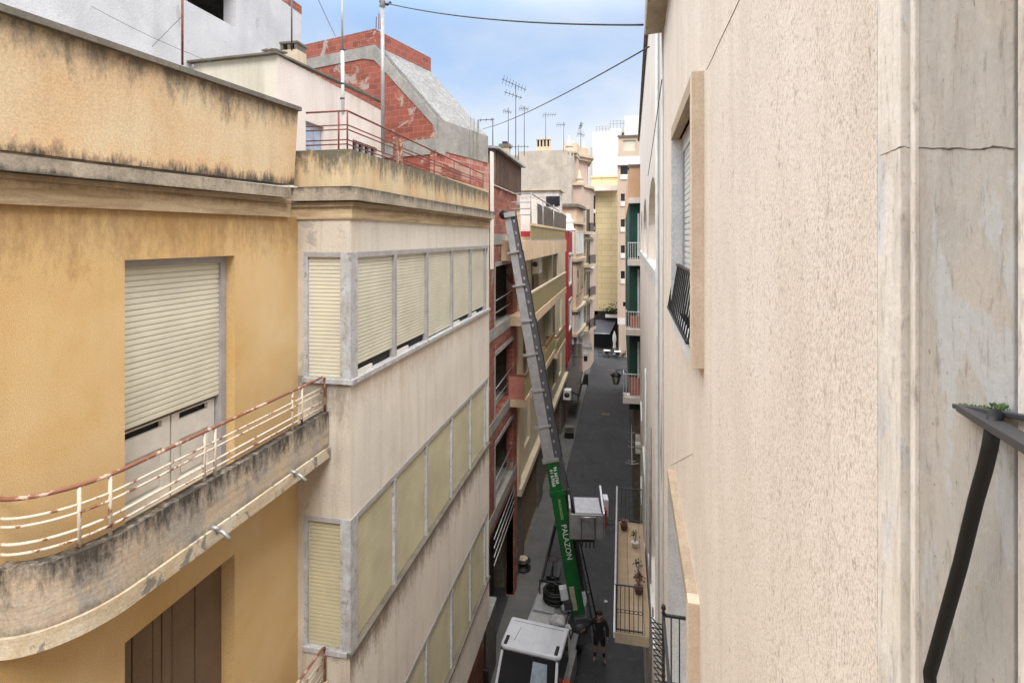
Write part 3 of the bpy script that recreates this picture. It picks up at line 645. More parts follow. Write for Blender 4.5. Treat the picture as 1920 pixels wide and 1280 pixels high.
MB().add([q(0, zd, .0), q(0, zd, LQ), q(2.05, zap, LQ), q(2.05, zap, 0), q(0.2, zd, .0), q(.2, zd, LQ), q(2.1, zap-.2, LQ), q(2.1, zap-.2, 0)],
         [(0, 1, 2, 3), (4, 7, 6, 5), (0, 4, 5, 1), (1, 5, 6, 2), (2, 6, 7, 3), (3, 7, 4, 0)]).build('sloping_slab', M['conc_s'], cb)
MB().fbox(Fs, .02, LQ, zc-.15, zd-.001, -.2, .02).build('upstand', M['conc'], cb)
MB().fbox(Fs, -.03, LQ+.1, 14.7, zc-.15, -.2, .0).build('wall', brickm('daubed_brick', srgb(158, 75, 60), srgb(175, 140, 125), srgb(180, 170, 160), (0.259, .966), daub=1.0), cb)
MB().box(-9, CX-.3, 16.0, 22.4, 16.2, 16.4).build('roof', M['conc'], cb)
for k, (px_, ht) in enumerate(((705, 40), (710, 33), (713, 38))):
    p = atY(px_, 60, 13.3); MB().tube([(p.x, 13.3, zpt-.1), (p.x+.01, 13.3, atY(px_, ht-8, 13.3).z)], .012, 5).build('rebar', M['rust'], cb)
for u in (1.55, 1.75, 1.95, 2.0): MB().tube([q(-.05, zc-.1, u), q(-.05, zd+.35, u)], .012, 5).build('rebar', M['conc'], cb)
# street front
yo0, yo1, ye0 = yX(928, CX), yX(962, CX), yX(969, CX)
sc = 4.3/3.23
ops = [(EYE-3.1, EYE-.80), (EYE-6.2, EYE-3.92), (EYE-9.4, EYE-7.05)]
MB().panel(FX(CX), YB1+.01, ye0, 0.0, EYE+1.85, .28, [(yo0, yo1, a, b) for a, b in ops]+[(yo0-1, yo1, .0, EYE-10.0)]).build('front_wall', M['brick_f'], cb)
for z in (EYE-.2, EYE-3.45, EYE-6.6, EYE-9.75):
    MB().fbox(FX(CX), YB1+.01, ye0-.01, z-.0, z+.38, -.29, .025).build('floor_edge', M['conc'], cb)
    MB().box(-10, CX-.28, YB1+.2, ye0-.3, z, z+.25).build('floor_slab', M['conc_l'], cb)
for a, b in ops:
    MB().fbox(FX(CX), yo0, yo1, b-.16, b-.001, -.2, .02).build('lintel', M['conc_l'], cb)
    MB().fbox(FX(CX), yo0-.08, yo0+.02, a+.001, b-.161, -.2, .02).build('opening_frame', M['conc_l'], cb)
    MB().tube([(CX-.05, yo0+.05, a+.9), (CX-.05, yo1-.05, a+1.0)], .02, 6).build('guard_rail', M['galv'], cb)
    MB().tube([(CX-.1, yo0+.05, a+.45), (CX-.1, yo1-.05, a+.5)], .02, 6).build('guard_rail', M['galv'], cb)
    MB().box(CX-1.3, CX-.9, yo1-1.1, yo1-.7, a-.3, b+.4).build('column', M['conc_l'], cb)
MB().box(-9, -8.8, YB1+.3, ye0, 0, EYE).build('back_wall', M['conc'], cb)
MB().box(-9, CX-.3, ye0-.3, ye0-.02, 0, EYE+1.8).build('side_wall', M['concrete_dk'], cb)
MB().fbox(FX(CX), yX(922, CX+.1), yX(926, CX+.1), EYE-1.0, EYE+2.9, .04, .1).build('render_edge', M['whiteplaster'], cb)
MB().fbox(FX(CX), yo1, yo1+.55, 0.1, EYE-9.8, -.3, .06).build('ground_pier', M['brick_f'], cb)
MB().fbox(FX(CX), yo0-.8, yo1-.02, .08, 3.2, -.9, -.8).build('garage_door', M['darkgreymetal'], cb)
for k in range(4): MB().tube([(CX+.06, yo0-.4, EYE-10.2-.3*k), (CX+.04, yo1+.2, EYE-10.0-.3*k)], .022, 6).build('scaffold_rail', M['galv'], cb)
# rust-coloured metal shed on top
sh = thing('rusty_roof_shed', 'rust-brown corrugated metal shed with a pale sloping roof edge above the brick front', 'shed', (CX, 20, EYE+1.9))
XS = -4.2; sy0, sy1 = yX(929, XS), yX(976, XS)
m = MB(); n = 46; z0, z1 = EYE+1.86, h(935, 284, XS)
for i in range(n):
    a = sy0+(sy1-sy0)*i/n; b = sy0+(sy1-sy0)*(i+1)/n; d = .03*(i % 2)
    m.fbox(FX(XS), a, b, z0, z1, -.04, d)
m.build('side_wall', M['rustsheet'], sh)
m = MB()
for i in range(12): m.fbox(FY(sy0), XS-1.6+1.6*i/12, XS-1.6+1.6*(i+1)/12-.002, z0, z1, -.04, .03*(i % 2)+.001)
m.build('end_wall', M['concrete_dk'], sh)
MB().hexa([(XS-2, sy0-.2, z1+.25), (XS+.18, sy0-.2, z1-.02), (XS+.18, sy1+.3, z1-.02), (XS-2, sy1+.3, z1+.25), (XS-2, sy0-.2, z1+.33), (XS+.18, sy0-.2, z1+.06), (XS+.18, sy1+.3, z1+.06), (XS-2, sy1+.3, z1+.33)]).build('roof', M['conc_l'], sh)
ch = thing('roof_chimney', 'small beige chimney with a dark cap beside the rusty shed', 'chimney', tuple(atY(946, 290, 24)))
p = atY(946, 290, 24); MB().box(p.x-.22, p.x+.2, 24, 24.4, p.z-1.4, p.z+.35).build('stack', M['stonecream'], ch)
MB().box(p.x-.27, p.x+.25, 23.95, 24.45, p.z+.35, p.z+.5).build('cap', M['concrete_dk'], ch)
MB().box(p.x-.12, p.x+.1, 24.05, 24.35, p.z+.5, p.z+.62).build('flue', M['dark'], ch)

# ================================================================== CREAM APARTMENT BLOCK
AX = -4.35
A = thing('cream_apartment_block', 'cream apartment block with ochre balcony panels on the left beyond the brick building', 'building', (AX-3, 30, 0))
ay0, ay1 = ye0+.02, yX(1060, AX)
H_ = lambda v: EYE-v
holes = []
wl = []
def addw(px0, px1, v0, v1): y0_, y1_ = yX(px0, AX), yX(px1, AX); holes.append((y0_, y1_, H_(v1), H_(v0))); wl.append((y0_, y1_, H_(v1), H_(v0)))
addw(997, 1010, .95, 3.2); addw(1018, 1028, 1.2, 3.2); addw(1037, 1047, .95, 3.2)
addw(1018, 1026, 4.2, 6.5); addw(1036, 1044, 4.2, 6.6); addw(1048, 1053, 4.2, 6.6)
addw(981, 992, 4.1, 6.4); addw(983, 994, 7.3, 9.6); addw(1036, 1043, 7.4, 9.8); addw(1048, 1053, 7.4, 9.8); addw(1020, 1027, 7.4, 9.8)
MB().panel(FX(AX), ay0, ay1, 3.9, EYE+.1, .3, holes).build('wall', M['creamA'], A)
MB().box(-12, AX-.31, ay0, ay1, 3.9, EYE).build('core', M['creamA'], A) if False else None
MB().box(-12, AX-.3, ay0, ay0+.2, 0, EYE).build('side_wall', M['creamA'], A)
for i, (a, b, c, d) in enumerate(wl):
    if i == 0:
        MB().fbox(FX(AX), a+.01, b-.01, c, d, -.29, -.25).build('window', M['glass_dark'], A)
    else:
        shutter(FX(AX), a+.001, b-.001, c, d, -.12, .09, 'roller_shutter' if i % 3 else 'blind', M['slat_old'] if i % 2 else M['brownpanel'], A, groove=.02, depth=.02)
# ground floor, dark shutters
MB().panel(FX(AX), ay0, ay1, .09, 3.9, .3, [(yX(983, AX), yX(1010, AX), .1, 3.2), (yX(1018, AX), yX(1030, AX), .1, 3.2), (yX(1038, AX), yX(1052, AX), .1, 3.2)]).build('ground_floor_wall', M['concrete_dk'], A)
for (p0, p1) in ((983, 1010), (1018, 1030), (1038, 1052)):
    shutter(FX(AX), yX(p0, AX)+.001, yX(p1, AX)-.001, .1, 3.2, -.15, .12, 'shop_shutter', M['brownpanel'], A, groove=.03, depth=.03)
MB().fbox(FX(AX), ay0, ay1, 3.7, 4.0, .0, .25).build('string_course', M['creamA'], A)
MB().fbox(FX(AX), ay0, ay0+.5, 4.01, EYE+1.0, 0.0, .12).build('pilaster', M['orangeband'], A)
# roof band + terrace balustrade
XQ = -3.45
by0, by1 = yX(983, XQ), yX(1062, XQ)
MB().fbox(FX(XQ), by0, by1, H_(.80), H_(.06), -1.2, 0).build('roof_band', M['orangeband'], A)
ty0, ty1 = yX(997, XQ), yX(1060, XQ)
MB().fbox(FX(XQ), ty0, ty1, H_(0), H_(-.52), -.06, -.02).build('balustrade_panel', M['ochrepanel'], A)
MB().fbox(FX(XQ), ty0-.03, ty1, H_(-.521), H_(-.62), -.08, .02).build('balustrade_cap', M['orangeband'], A)
MB().fbox(FX(XQ), ty0, ty1, H_(.058), H_(-.001), -.08, .0).build('balustrade_foot', M['conc_l'], A)
# reed screen behind the balustrade
ry0, ry1 = yX(1005, XQ-.3), yX(1061, XQ-.3)
m = MB(); n = 60
for i in range(n):
    y = ry0+(ry1-ry0)*(i+.5)/n; m.box(XQ-.32, XQ-.28, y-.10, y+.09, H_(-.3), H_(-1.62)-.12*(i % 7 == 0)+random.uniform(-.02, .02))
m.build('reed_screen', plain('weathered_grey_reed', srgb(92, 84, 74), .9, var=.25, sc=3), A)
MB().box(XQ-.36, XQ-.2, ry0-.45, ry0-.25, H_(0), H_(-1.75)).build('screen_post', M['white'], A)
# tubular frame of the terrace
for yy in (yX(998, XQ), yX(1020, XQ), yX(1040, XQ)):
    MB().tube([(XQ-.05, yy, H_(0)), (XQ-.05, yy, h(997, 362, XQ))], .03, 6).build('frame_post', M['pipegrey'], A)
for hh in (0, .35, .6, .85):
    MB().tube([(XQ-3.0, yX(998, XQ), h(997, 362, XQ)-hh), (XQ-.05, yX(998, XQ), h(997, 362, XQ)-hh)], .022, 6).build('frame_bar', M['pipegrey'], A)
MB().tube([(XQ-.05, yX(998, XQ), h(997, 362, XQ)), (XQ-.05, yX(1050, XQ), h(997, 362, XQ)-.2)], .028, 6).build('frame_bar', M['pipegrey'], A)
# low rooftop room behind
p0, p1 = atY(975, 358, 43.2), atY(1047, 362, 43.2)
m = MB(); m.box(p0.x, p1.x, 43.2, 46, EYE, p0.z).build('rooftop_room', M['pinkwall'], A)
MB().box(p0.x-.2, p1.x+.2, 43.0, 46.2, p0.z, p0.z+.18).build('rooftop_room_roof', M['stonecream'], A)
for px_ in (1031, 1044):
    qd = atY(px_, 376, 43.2); MB().box(qd.x-.3, qd.x+.25, 43.13, 43.24, qd.z-.45, qd.z+.35).build('window', M['glass_dark'], A)
# long balcony
ly0, ly1 = yX(996, XQ), yX(1061, XQ)
MB().fbox(FX(XQ), ly0, ly1, H_(3.42), H_(3.04), -.9, .03).build('long_balcony_slab', M['orangeband'], A)
MB().fbox(FX(XQ), ly0+.05, ly1-.05, H_(3.04), H_(2.16), -.05, 0).build('long_balcony_panel', M['ochrepanel'], A)
MB().fbox(FX(XQ), ly0, ly1, H_(2.16), H_(2.08), -.09, .03).build('long_balcony_cap', M['stonecream'], A)
# small balconies
XM = -3.7
def smallbal(p0, p1, hb, X=XM):
    y0_, y1_ = yX(p0, X), yX(p1, X)
    o = MB().fbox(FX(X), y0_, y1_, H_(hb), H_(hb-.3), AX-X+.0, .03).build('balcony', M['orangeband'], A)
    b = MB(); n = 10
    for i in range(n+1): yy = y0_+(y1_-y0_)*i/n; b.box(X-.03, X, yy-.02, yy+.02, H_(hb-.3), H_(hb-1.2))
    b.box(X-.02, X-.01, y0_, y1_, H_(hb-.32), H_(hb-.9)); b.build('balusters', M['ochrepanel'], o)
    c = MB(); c.box(X-.06, X+.03, y0_, y1_, H_(hb-1.2), H_(hb-1.28)); c.box(AX, X-.061, y0_, y0_+.06, H_(hb-1.2), H_(hb-1.28)); c.build('handrail', plain('brown_handrail', srgb(120, 85, 60), .6), o)
    d = MB(); d.box(AX, X-.03, y0_, y0_+.03, H_(hb-.3), H_(hb-1.2)); d.build('side_panel', M['salmon'] if p0 < 990 else M['ochrepanel'], o)
smallbal(1023, 1040, 6.55); smallbal(1044, 1060, 7.0); smallbal(984, 1003, 6.6)
ac = thing('air_conditioner', 'white wall-mounted air conditioner under the peach roof band of the cream block', 'air conditioner', tuple(atX(1012, 495, AX+.3)))
p = atX(1012, 495, AX+.35); MB().box(AX+.05, AX+.4, p.y-.5, p.y+.5, p.z-.45, p.z+.45).build('casing', M['white'], ac, bevel=.03)
MB().lathe((AX+.2, p.y-.52, p.z), [(.13, -.005), (.13, .008), (.05, .01)], 16, 'y').build('fan_grille', M['darkgreymetal'], ac)
MB().box(AX, AX+.35, p.y-.4, p.y+.4, p.z-.55, p.z-.46).build('bracket', M['galv'], ac)
# white cloth and base on the red house's corner
# ================================================================== RED HOUSE
RX = -4.3
rh = thing('red_house', 'narrow deep red house with white framed windows next to the cream apartment block', 'building', (RX-1, 45, 0))
ry0, ry1 = ay1+.03, yX(1073, RX)
rz = EYE+.62
wr = [(ry1-3.6, ry1-1.2, EYE-3.8+0, EYE-1.3), (ry1-3.6, ry1-1.2, EYE-7.6, EYE-5.2)]
MB().panel(FX(RX), ry0, ry1, .1, rz, .3, wr).build('wall', M['red'], rh)
MB().box(-12, RX+.01, ry0-.01, ry0+.2, .1, rz).build('side_wall', M['red'], rh)
MB().box(RX-.3, xY(1066.5, ry0+1.0), ry0+.05, ry0+1.0, 4.5, rz).build('bay', M['red'], rh)
for (a, b, c, d) in wr:
    o = MB().panel(FX(RX+.05), a-.15, b+.15, c-.15, d+.15, .12, [(a+.05, b-.05, c+.05, d-.05)]).build('window_frame', M['white'], rh)
    MB().fbox(FX(RX-.08), a, b, c, d, -.05, 0).build('pane', M['glass_dark'], o)
MB().panel(FX(RX+.02), ry0, ry1, .1, 4.2, .02).build('ground_floor_cladding', plain('mauve_cladding', srgb(150, 135, 132), .6), rh)
pb = atY(1064, 432, 42.6)
MB().lathe((pb.x, 43.4, rz), [(.55, 0), (.6, .12), (.42, .25), (.42, .7), (.5, .85), (.2, 1.0)], 12).build('pedestal', M['white'], rh)
wc = MB(); q0 = atY(1060, 400, 43.4)
wc.add([(q0.x, 43.4, q0.z), (q0.x+.38, 43.45, q0.z-.05), (q0.x+.5, 43.4, rz+1.0), (q0.x+.25, 43.3, rz+.9), (q0.x, 43.5, q0.z), (q0.x+.38, 43.55, q0.z-.05), (q0.x+.5, 43.5, rz+1.0), (q0.x+.25, 43.4, rz+.9)],
       [(0, 1, 2, 3), (4, 7, 6, 5), (0, 3, 7, 4), (1, 0, 4, 5), (2, 1, 5, 6), (3, 2, 6, 7)])
wc.build('parasol_cover', M['white'], None, label='white folded cloth standing on the pedestal above the red house', cat='cloth')

# ================================================================== TAN BAY-FRONT BUILDING
B = thing('tan_bay_building', 'tan building with stacked white-shuttered bays beyond the red house', 'building', (-5, 50, 0))
YT = 48.3; zt = EYE+65*YT/1000
cxs = [xY(1010, YT), xY(1080, YT)]
poly = [(-14, YT), (cxs[1], YT), (xY(1086, YT+2), YT+1.8), (xY(1094, YT+6), YT+6), (-5, YT+9), (-14, YT+9)]
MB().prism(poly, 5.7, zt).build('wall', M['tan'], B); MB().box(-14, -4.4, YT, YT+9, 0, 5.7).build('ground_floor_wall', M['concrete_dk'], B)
def polyo(k): return [(-14, YT-k), (cxs[1]+k*.5, YT-k), (poly[2][0]+k, poly[2][1]-k*.3), (poly[3][0]+k, poly[3][1]), (-5, YT+9), (-14, YT+9)]
for z in (zt, EYE+1.6, EYE-1.8, EYE-6.3, EYE-8.55): MB().prism(polyo(.28), z-.25, z+.02).build('string_course', M['stonecream'] if z < zt else M['concrete_dk'], B)
e0 = Vector(poly[2]); e1 = Vector(poly[3]); d_ = (e1-e0); L_ = d_.length; d_ /= L_
Ft = Fr(e0.x, e0.y, d_.x, d_.y, d_.y, -d_.x)
f0 = Vector(poly[1]); f1 = Vector(poly[2]); g_ = f1-f0; Lg = g_.length; g_ /= Lg
Fu = Fr(f0.x, f0.y, g_.x, g_.y, g_.y, -g_.x)
for (z0, z1, mt) in ((EYE-1.3, EYE+.6, 'shutter_w'), (EYE-5.0, EYE-2.6, 'glass_dark'), (EYE-9.4, EYE-7.0, 'shutter_w')):
    for (FF, a, b) in ((Ft, .6, L_-.6), (Fu, .3, Lg-.3), (FY(YT), cxs[1]-1.3, cxs[1]-.3)):
        o = MB().panel(FF, a-.1, b+.1, z0-.1, z1+.1, -.06, [(a, b, z0, z1)]).build('window_frame', M['shutter_w'] if mt == 'shutter_w' else M['mauve'], B)
        MB().fbox(FF, a, b, z0, z1, .0, .03).build('pane', M[mt], o)

# ================================================================== OLD ORNATE BUILDING
Cb = thing('old_ornate_building', 'old pinkish stone building with stone pinnacles, balconies and a bare whitish side wall', 'building', (-6, 56, 0))
YC = 55.0
xa, xb = xY(972, YC), xY(1071, YC); zC = atY(1060, 281, YC).z
xc_, xd_ = xY(1092, 59), xY(1110, 63)
MB().prism([(xa, YC), (xb, YC), (xb+.25, YC+3.5), (xa, YC+9)], 0, zC).build('side_wall', M['oldwhite'], Cb)
MB().box(xa-3.4, xa-.01, YC+.5, YC+8, 0, zC-.3).build('side_wall', M['oldwhite'], Cb)
zl = atY(1085, 345, 57).z
pl = [(xb-1.2, YC+1.2), (xY(1092, YC+1.2), YC+1.2), (xY(1096, 59), 58.6), (xY(1107, 60.5), 60.5), (xY(1113, 64), 64), (xb-1.2, 67)]
zM = atY(1080, 345, YC+1.2).z
MB().prism(pl, 0, zM).build('front_wall', M['mauve'], Cb)
up = [(xb-1, YC+2.5), (xY(1083, 58), 57.6), (xY(1086, 60), 60), (xY(1101, 61.5), 61.5), (xY(1103, 65), 65), (xb-1, 66)]
zU = atY(1095, 303, 61).z
MB().prism(up, zM-.1, zU).build('upper_wall', M['mauve'], Cb)
def grow(pp, k):
    cx_ = sum(a for a, b in pp)/len(pp); cy_ = sum(b for a, b in pp)/len(pp)
    return [(a+(a-cx_)/math.hypot(a-cx_, b-cy_)*k, b+(b-cy_)/math.hypot(a-cx_, b-cy_)*k) for a, b in pp]
MB().prism(grow(up, .5), zU, zU+.35).build('cornice', M['stonecream'], Cb)
MB().prism(grow(up, .8), zU+.35, zU+.6).build('cornice', M['stonecream'], Cb)
MB().prism(grow(up, .2), zU+.6, zU+1.5).build('parapet', M['stonecream'], Cb)
for k, z in enumerate((zM, EYE+.1, EYE-3.4, EYE-6.9)):
    MB().prism(grow(pl, .35), z-.15, z+.12).build('string_course', M['stonecream'], Cb)
# windows with balconies on the slanted faces
def face(a, b): v = Vector(b)-Vector(a); L = v.length; v /= L; return Fr(a[0], a[1], v.x, v.y, v.y, -v.x), L
fa, La = face(pl[2], pl[3]); fb, Lb = face(pl[1], pl[2]); fu, Lu = face(up[2], up[3])
for z0 in (EYE+.8, EYE-2.7, EYE-6.2, EYE-9.7):
    for FF, L in ((fa, La), (fb, Lb)):
        if L < .6: continue
        c = L/2; w2 = min(.75, L*.3)
        o = MB().panel(FF, c-w2-.18, c+w2+.18, z0, z0+2.75, -.1, [(c-w2, c+w2, z0+.05, z0+2.5)]).build('window_frame', M['stonecream'], Cb)
        MB().fbox(FF, c-w2, c+w2, z0+.05, z0+2.5, .0, .05).build('pane', M['glass_dark'], o)
        MB().fbox(FF, c-w2-.3, c+w2+.3, z0-.3, z0, .0, .7).build('balcony', M['stonecream'], Cb)
        m = MB()
        for i in range(9): u = c-w2-.25+(2*w2+.5)*i/8; m.fbox(FF, u-.02, u+.02, z0, z0+.9, .62, .66)
        m.fbox(FF, c-w2-.28, c+w2+.28, z0+.9, z0+.96, .6, .68); m.build('balcony_railing', M['black'], Cb)
def pinn(px, ytop, ybase, Y, par):
    a = atY(px, ytop, Y); b = atY(px, ybase, Y); hh = a.z-b.z
    return MB().lathe((a.x, Y, b.z-.3), [(.42, 0), (.45, .5), (.36, .55), (.36, hh*.3+.3), (.42, hh*.33+.3), (.26, hh*.40+.3), (.04, hh+.3)], 8).build('pinnacle', M['stonecream'], par)
pinn(1067, 254, 285, YC+.4, Cb); pinn(1075, 264, 292, YC+3.5, Cb); pinn(1094, 266, 300, 61.8, Cb); pinn(1086, 318, 345, YC+1.6, Cb)
p = atY(1018, 268, YC+1)
cm = thing('row_chimney', 'wide cream chimney with four open arched flues on top of the bare whitish side wall', 'chimney', (p.x, YC+1, zC))
x0, x1 = xY(1006, YC+1), xY(1031, YC+1); zb_ = zC-.3; zt_ = atY(1018, 262, YC+1).z
MB().box(x0, x1, YC+1, YC+1.7, zb_, zb_+(zt_-zb_)*.55).build('stack', M['orangeband'], cm)
for i in range(5): x = x0+(x1-x0)*i/4; MB().box(x-.08+(.08 if i == 0 else 0), x+.08-(.08 if i == 4 else 0), YC+1.01, YC+1.69, zb_+(zt_-zb_)*.55, zt_).build('flue_divider', M['stonecream'], cm)
MB().box(x0-.06, x1+.06, YC+.95, YC+1.75, zt_, zt_+.12).build('cap', M['stonecream'], cm)
MB().box(x0+.09, x1-.09, YC+1.3, YC+1.36, zb_+(zt_-zb_)*.5, zt_).build('flue_back', M['dark'], cm)

# ================================================================== YELLOW ASHLAR BUILDING at the street end
D_ = thing('yellow_ashlar_building', 'yellow block-faced building closing the far end of the street', 'building', (-3, 72, 0))
YD = 72.0; x0, x1 = xY(1108, YD), xY(1166, YD); zD = atY(1140, 333, YD).z
MB().box(x0, x1, YD, YD+10, 0, zD).build('wall', M['ashlar'], D_)
MB().box(x0-.1, x1+.1, YD-.12, YD+10, zD, zD+.25).build('coping', M['ashlar'], D_)
MB().box(xY(1113, YD), xY(1121, YD-.3), YD-.5, YD-.01, 4.5, zD-7.2).build('pilaster', M['pinkE'], D_)
MB().box(xY(1103, YD), xY(1157, YD), YD-1.2, YD-.01, atY(1130, 359, YD).z, atY(1130, 350, YD).z).build('canopy', M['whiteplaster'], D_)
m = MB().box(xY(1108, YD)+.01, xY(1116, YD), YD-.3, YD-.02, zD-7.3, zD-1.6).build('window_column', M['glass_dark'], D_)
for k in range(3): MB().box(xY(1108, YD), xY(1117, YD), YD-.45, YD-.31, zD-2.4-2.3*k, zD-1.9-2.3*k).build('spandrel', M['white'], D_)
MB().box(xY(1113, YD), x1-.3, YD-.25, YD-.01, atY(1140, 586, YD).z-.6, atY(1140, 586, YD).z).build('string_course', M['whiteplaster'], D_)
MB().box(xY(1114, YD), xY(1158, YD), YD-.3, YD-.26, .1, 4.2).build('shop_front', M['dark'], D_)
aw = thing('dark_awning', 'dark slate awning sloping out over the cafe terrace at the street end', 'awning', (xY(1135, YD-1), YD-1, 3))
q1, q2 = atY(1116, 598, YD-.4), atY(1156, 600, YD-.4); q3, q4 = atY(1114, 625, YD-3.2), atY(1143, 626, YD-3.2)
MB().add([q1, q2, q4, q3, q1-Vector((0, 0, .06)), q2-Vector((0, 0, .06)), q4-Vector((0, 0, .06)), q3-Vector((0, 0, .06))], [(0, 1, 2, 3), (7, 6, 5, 4), (0, 4, 5, 1), (1, 5, 6, 2), (2, 6, 7, 3), (3, 7, 4, 0)]).build('cloth', M['awning'], aw)
MB().tube([q3, q4], .06, 6).build('front_bar', M['galv'], aw)
MB().box(q1.x-.1, q2.x+.1, YD-.5, YD-.31, q1.z-.05, q1.z+1.1).build('awning_box', M['black'], aw)

# ================================================================== PINK BUILDING right at the end
E_ = thing('pale_pink_apartment_tower', 'tall pale pink apartment building with narrow dark windows behind the green facade', 'building', (0, 68, 0))
YE = 67.0; x0, x1 = xY(1158, YE), xY(1240, YE); zE = atY(1170, 290, YE).z
wins = []
for yp in (363, 411, 460, 508):
    a = atY(1164, yp+22, YE); b = atY(1171.5, yp, YE); wins.append((a.x, b.x, a.z, b.z)); wins.append((xY(1173.5, YE), xY(1179, YE), a.z, b.z))
a = atY(1163.5, 335, YE); b = atY(1177, 311, YE); wins.append((a.x, b.x, a.z, b.z))
wins.append((xY(1168, YE), xY(1180, YE), 6.2, atY(1170, 566, YE).z))
MB().panel(FY(YE), x0, x1, 4.6, zE, .3, wins).build('wall', M['pinkE'], E_)
for i, (a, b, c, d) in enumerate(wins):
    MB().box(a, b, YE+.2, YE+.3, c, d).build('window', M['glass_dark'] if i % 2 == 0 or i > 7 else M['pinkE'], E_)
    if i % 2 == 0 and i < 9: MB().box(a-.05, b+.05, YE-.1, YE+.05, c-.12, c+.5).build('sill_rail', M['whiteplaster'], E_)
MB().box(x0-.1, x1, YE-.35, YE-.01, atY(1170, 310, YE).z, zE-.3).build('white_band', M['white'], E_)
x2 = xY(1159.5, YE)
ww = (xY(1168, YE), xY(1192, YE), atY(1170, 284, YE).z, atY(1170, 264, YE).z)
MB().panel(FY(YE-.3), x2, x1, zE-.3, atY(1170, 258, YE).z, .3, [ww]).build('top_floor_wall', M['pinkE'], E_)
shutter(FY(YE-.3), ww[0], ww[1], ww[2], ww[3], -.15, .12, 'roller_shutter', M['slat'], E_, groove=.02, depth=.02)
MB().box(x2-.1, x1, YE-.5, YE-.31, atY(1170, 258, YE).z, atY(1170, 258, YE).z+.2).build('coping', M['concrete_dk'], E_)
for xx in (xY(1160, YE), xY(1169, YE), xY(1185, YE)): MB().box(xx, xx+.6, YE-.01, YE+.6, 0, 4.6).build('ground_pier', M['pinkE'], E_)
MB().box(x0, x1, YE-.02, YE+.5, 4.0, 4.8).build('ground_lintel', M['whiteplaster'], E_)
MB().box(x0, x1, YE+2.5, YE+2.7, 0, 4.6).build('ground_back_wall', M['dark'], E_)
pg = thing('white_high_rise', 'tall blank white wall building rising furthest away behind the yellow building', 'building', (0, 95, 0))
YG = 95.0
MB().box(xY(1111, YG), xY(1166, YG), YG, YG+10, 0, atY(1130, 247, YG).z).build('wall', M['white'], pg)
MB().box(xY(1103, YG), xY(1111, YG)-.01, YG+2, YG+10, 0, atY(1105, 272, YG).z).build('lower_wall', M['white'], pg)
MB().box(xY(1143, YG), xY(1170, YG), YG+1, YG+9, atY(1130, 248, YG).z, atY(1150, 239, YG).z).build('upper_block', M['white'], pg)
MB().box(xY(1171, YG), xY(1240, YG), YG-2, YG+6, 10, atY(1190, 222, YG).z).build('stair_block', M['white'], pg)
for (p0, p1, yt, yb_) in ((1118, 1142, 236, 248), (1144, 1170, 226, 240)):
    m = MB(); a = xY(p0, YG); b = xY(p1, YG)
    for i in range(5): x = a+(b-a)*i/4; m.tube([(x, YG+.5, atY(p0, yb_, YG).z), (x, YG+.5, atY(p0, yt, YG).z)], .05, 5)
    for k in (0, .5): z = atY(p0, yt, YG).z-k; m.tube([(a, YG+.5, z), (b, YG+.5, z)], .05, 5)
    m.build('roof_railing', M['pipegrey'], pg)
# further blocks that close the view between the buildings
# ================================================================== GREEN BUILDING on the right
G_ = thing('dark_green_building', 'dark green building with stacked white balconies and an orange top floor on the right side', 'building', (.8, 28, 0))
YN = 27.6; gx0 = xY(1180, YN)
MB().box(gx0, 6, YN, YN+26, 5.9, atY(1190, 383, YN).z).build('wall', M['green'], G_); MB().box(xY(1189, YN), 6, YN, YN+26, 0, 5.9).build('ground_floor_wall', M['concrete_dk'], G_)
MB().box(gx0-.04, 6, YN+.6, YN+26, atY(1190, 383, YN).z, atY(1190, 312, YN).z).build('top_floor', M['orangeF'], G_)
MB().box(gx0-.02, 1.3, YN-.5, YN+.58, atY(1190, 372, YN).z, atY(1190, 316, YN).z).build('top_floor_bay', M['orangeF'], G_)
MB().box(gx0-.08, 1.35, YN-.56, YN+.6, atY(1190, 316, YN).z, atY(1190, 311, YN).z).build('cornice', M['concrete_dk'], G_)
MB().box(gx0-.05, 1.3, YN-.53, YN+.55, atY(1190, 382, YN).z, atY(1190, 372, YN).z-.002).build('soffit', M['whiteplaster'], G_)
for (yt, ybot, px0, scr) in ((455, 498, 1177, False), (585, 629, 1173, True), (702, 757, 1168, True)):
    x0 = xY(px0, YN-.9); z0 = atY(1190, ybot, YN-.9).z; z1 = atY(1190, yt, YN-.9).z
    o = MB().box(x0, 1.6, YN-.9, YN-.005, z0, z0+.28).build('balcony', M['whiteplaster'], G_)
    m = MB(); n = 9
    for i in range(n+1): x = x0+.02+(1.3-x0)*i/n; m.tube([(x, YN-.86, z0+.28), (x, YN-.86, z1)], .014, 5)
    for i in range(6): y = YN-.86+.8*i/6; m.tube([(x0+.03, y, z0+.28), (x0+.03, y, z1)], .014, 5)
    m.tube([(1.5, YN-.86, z1), (x0+.03, YN-.86, z1), (x0+.03, YN-.05, z1)], .022, 6)
    m.tube([(1.5, YN-.86, z0+.36), (x0+.03, YN-.86, z0+.36), (x0+.03, YN-.05, z0+.36)], .015, 6)
    m.build('balcony_railing', M['shutter_w'], o)
    if scr: MB().box(gx0+.02, 1.3, YN-.5, YN-.45, z0+.3, z1-.25).build('privacy_screen', M['salmon'], o)
for k, (yt, ybot) in enumerate(((400, 480), (505, 610), (640, 735))):
    MB().box(gx0+.4, gx0+.5, YN-.04, YN-.006, atY(1190, ybot, YN).z, atY(1190, yt, YN).z).build('door_frame', M['shutter_w'], G_)

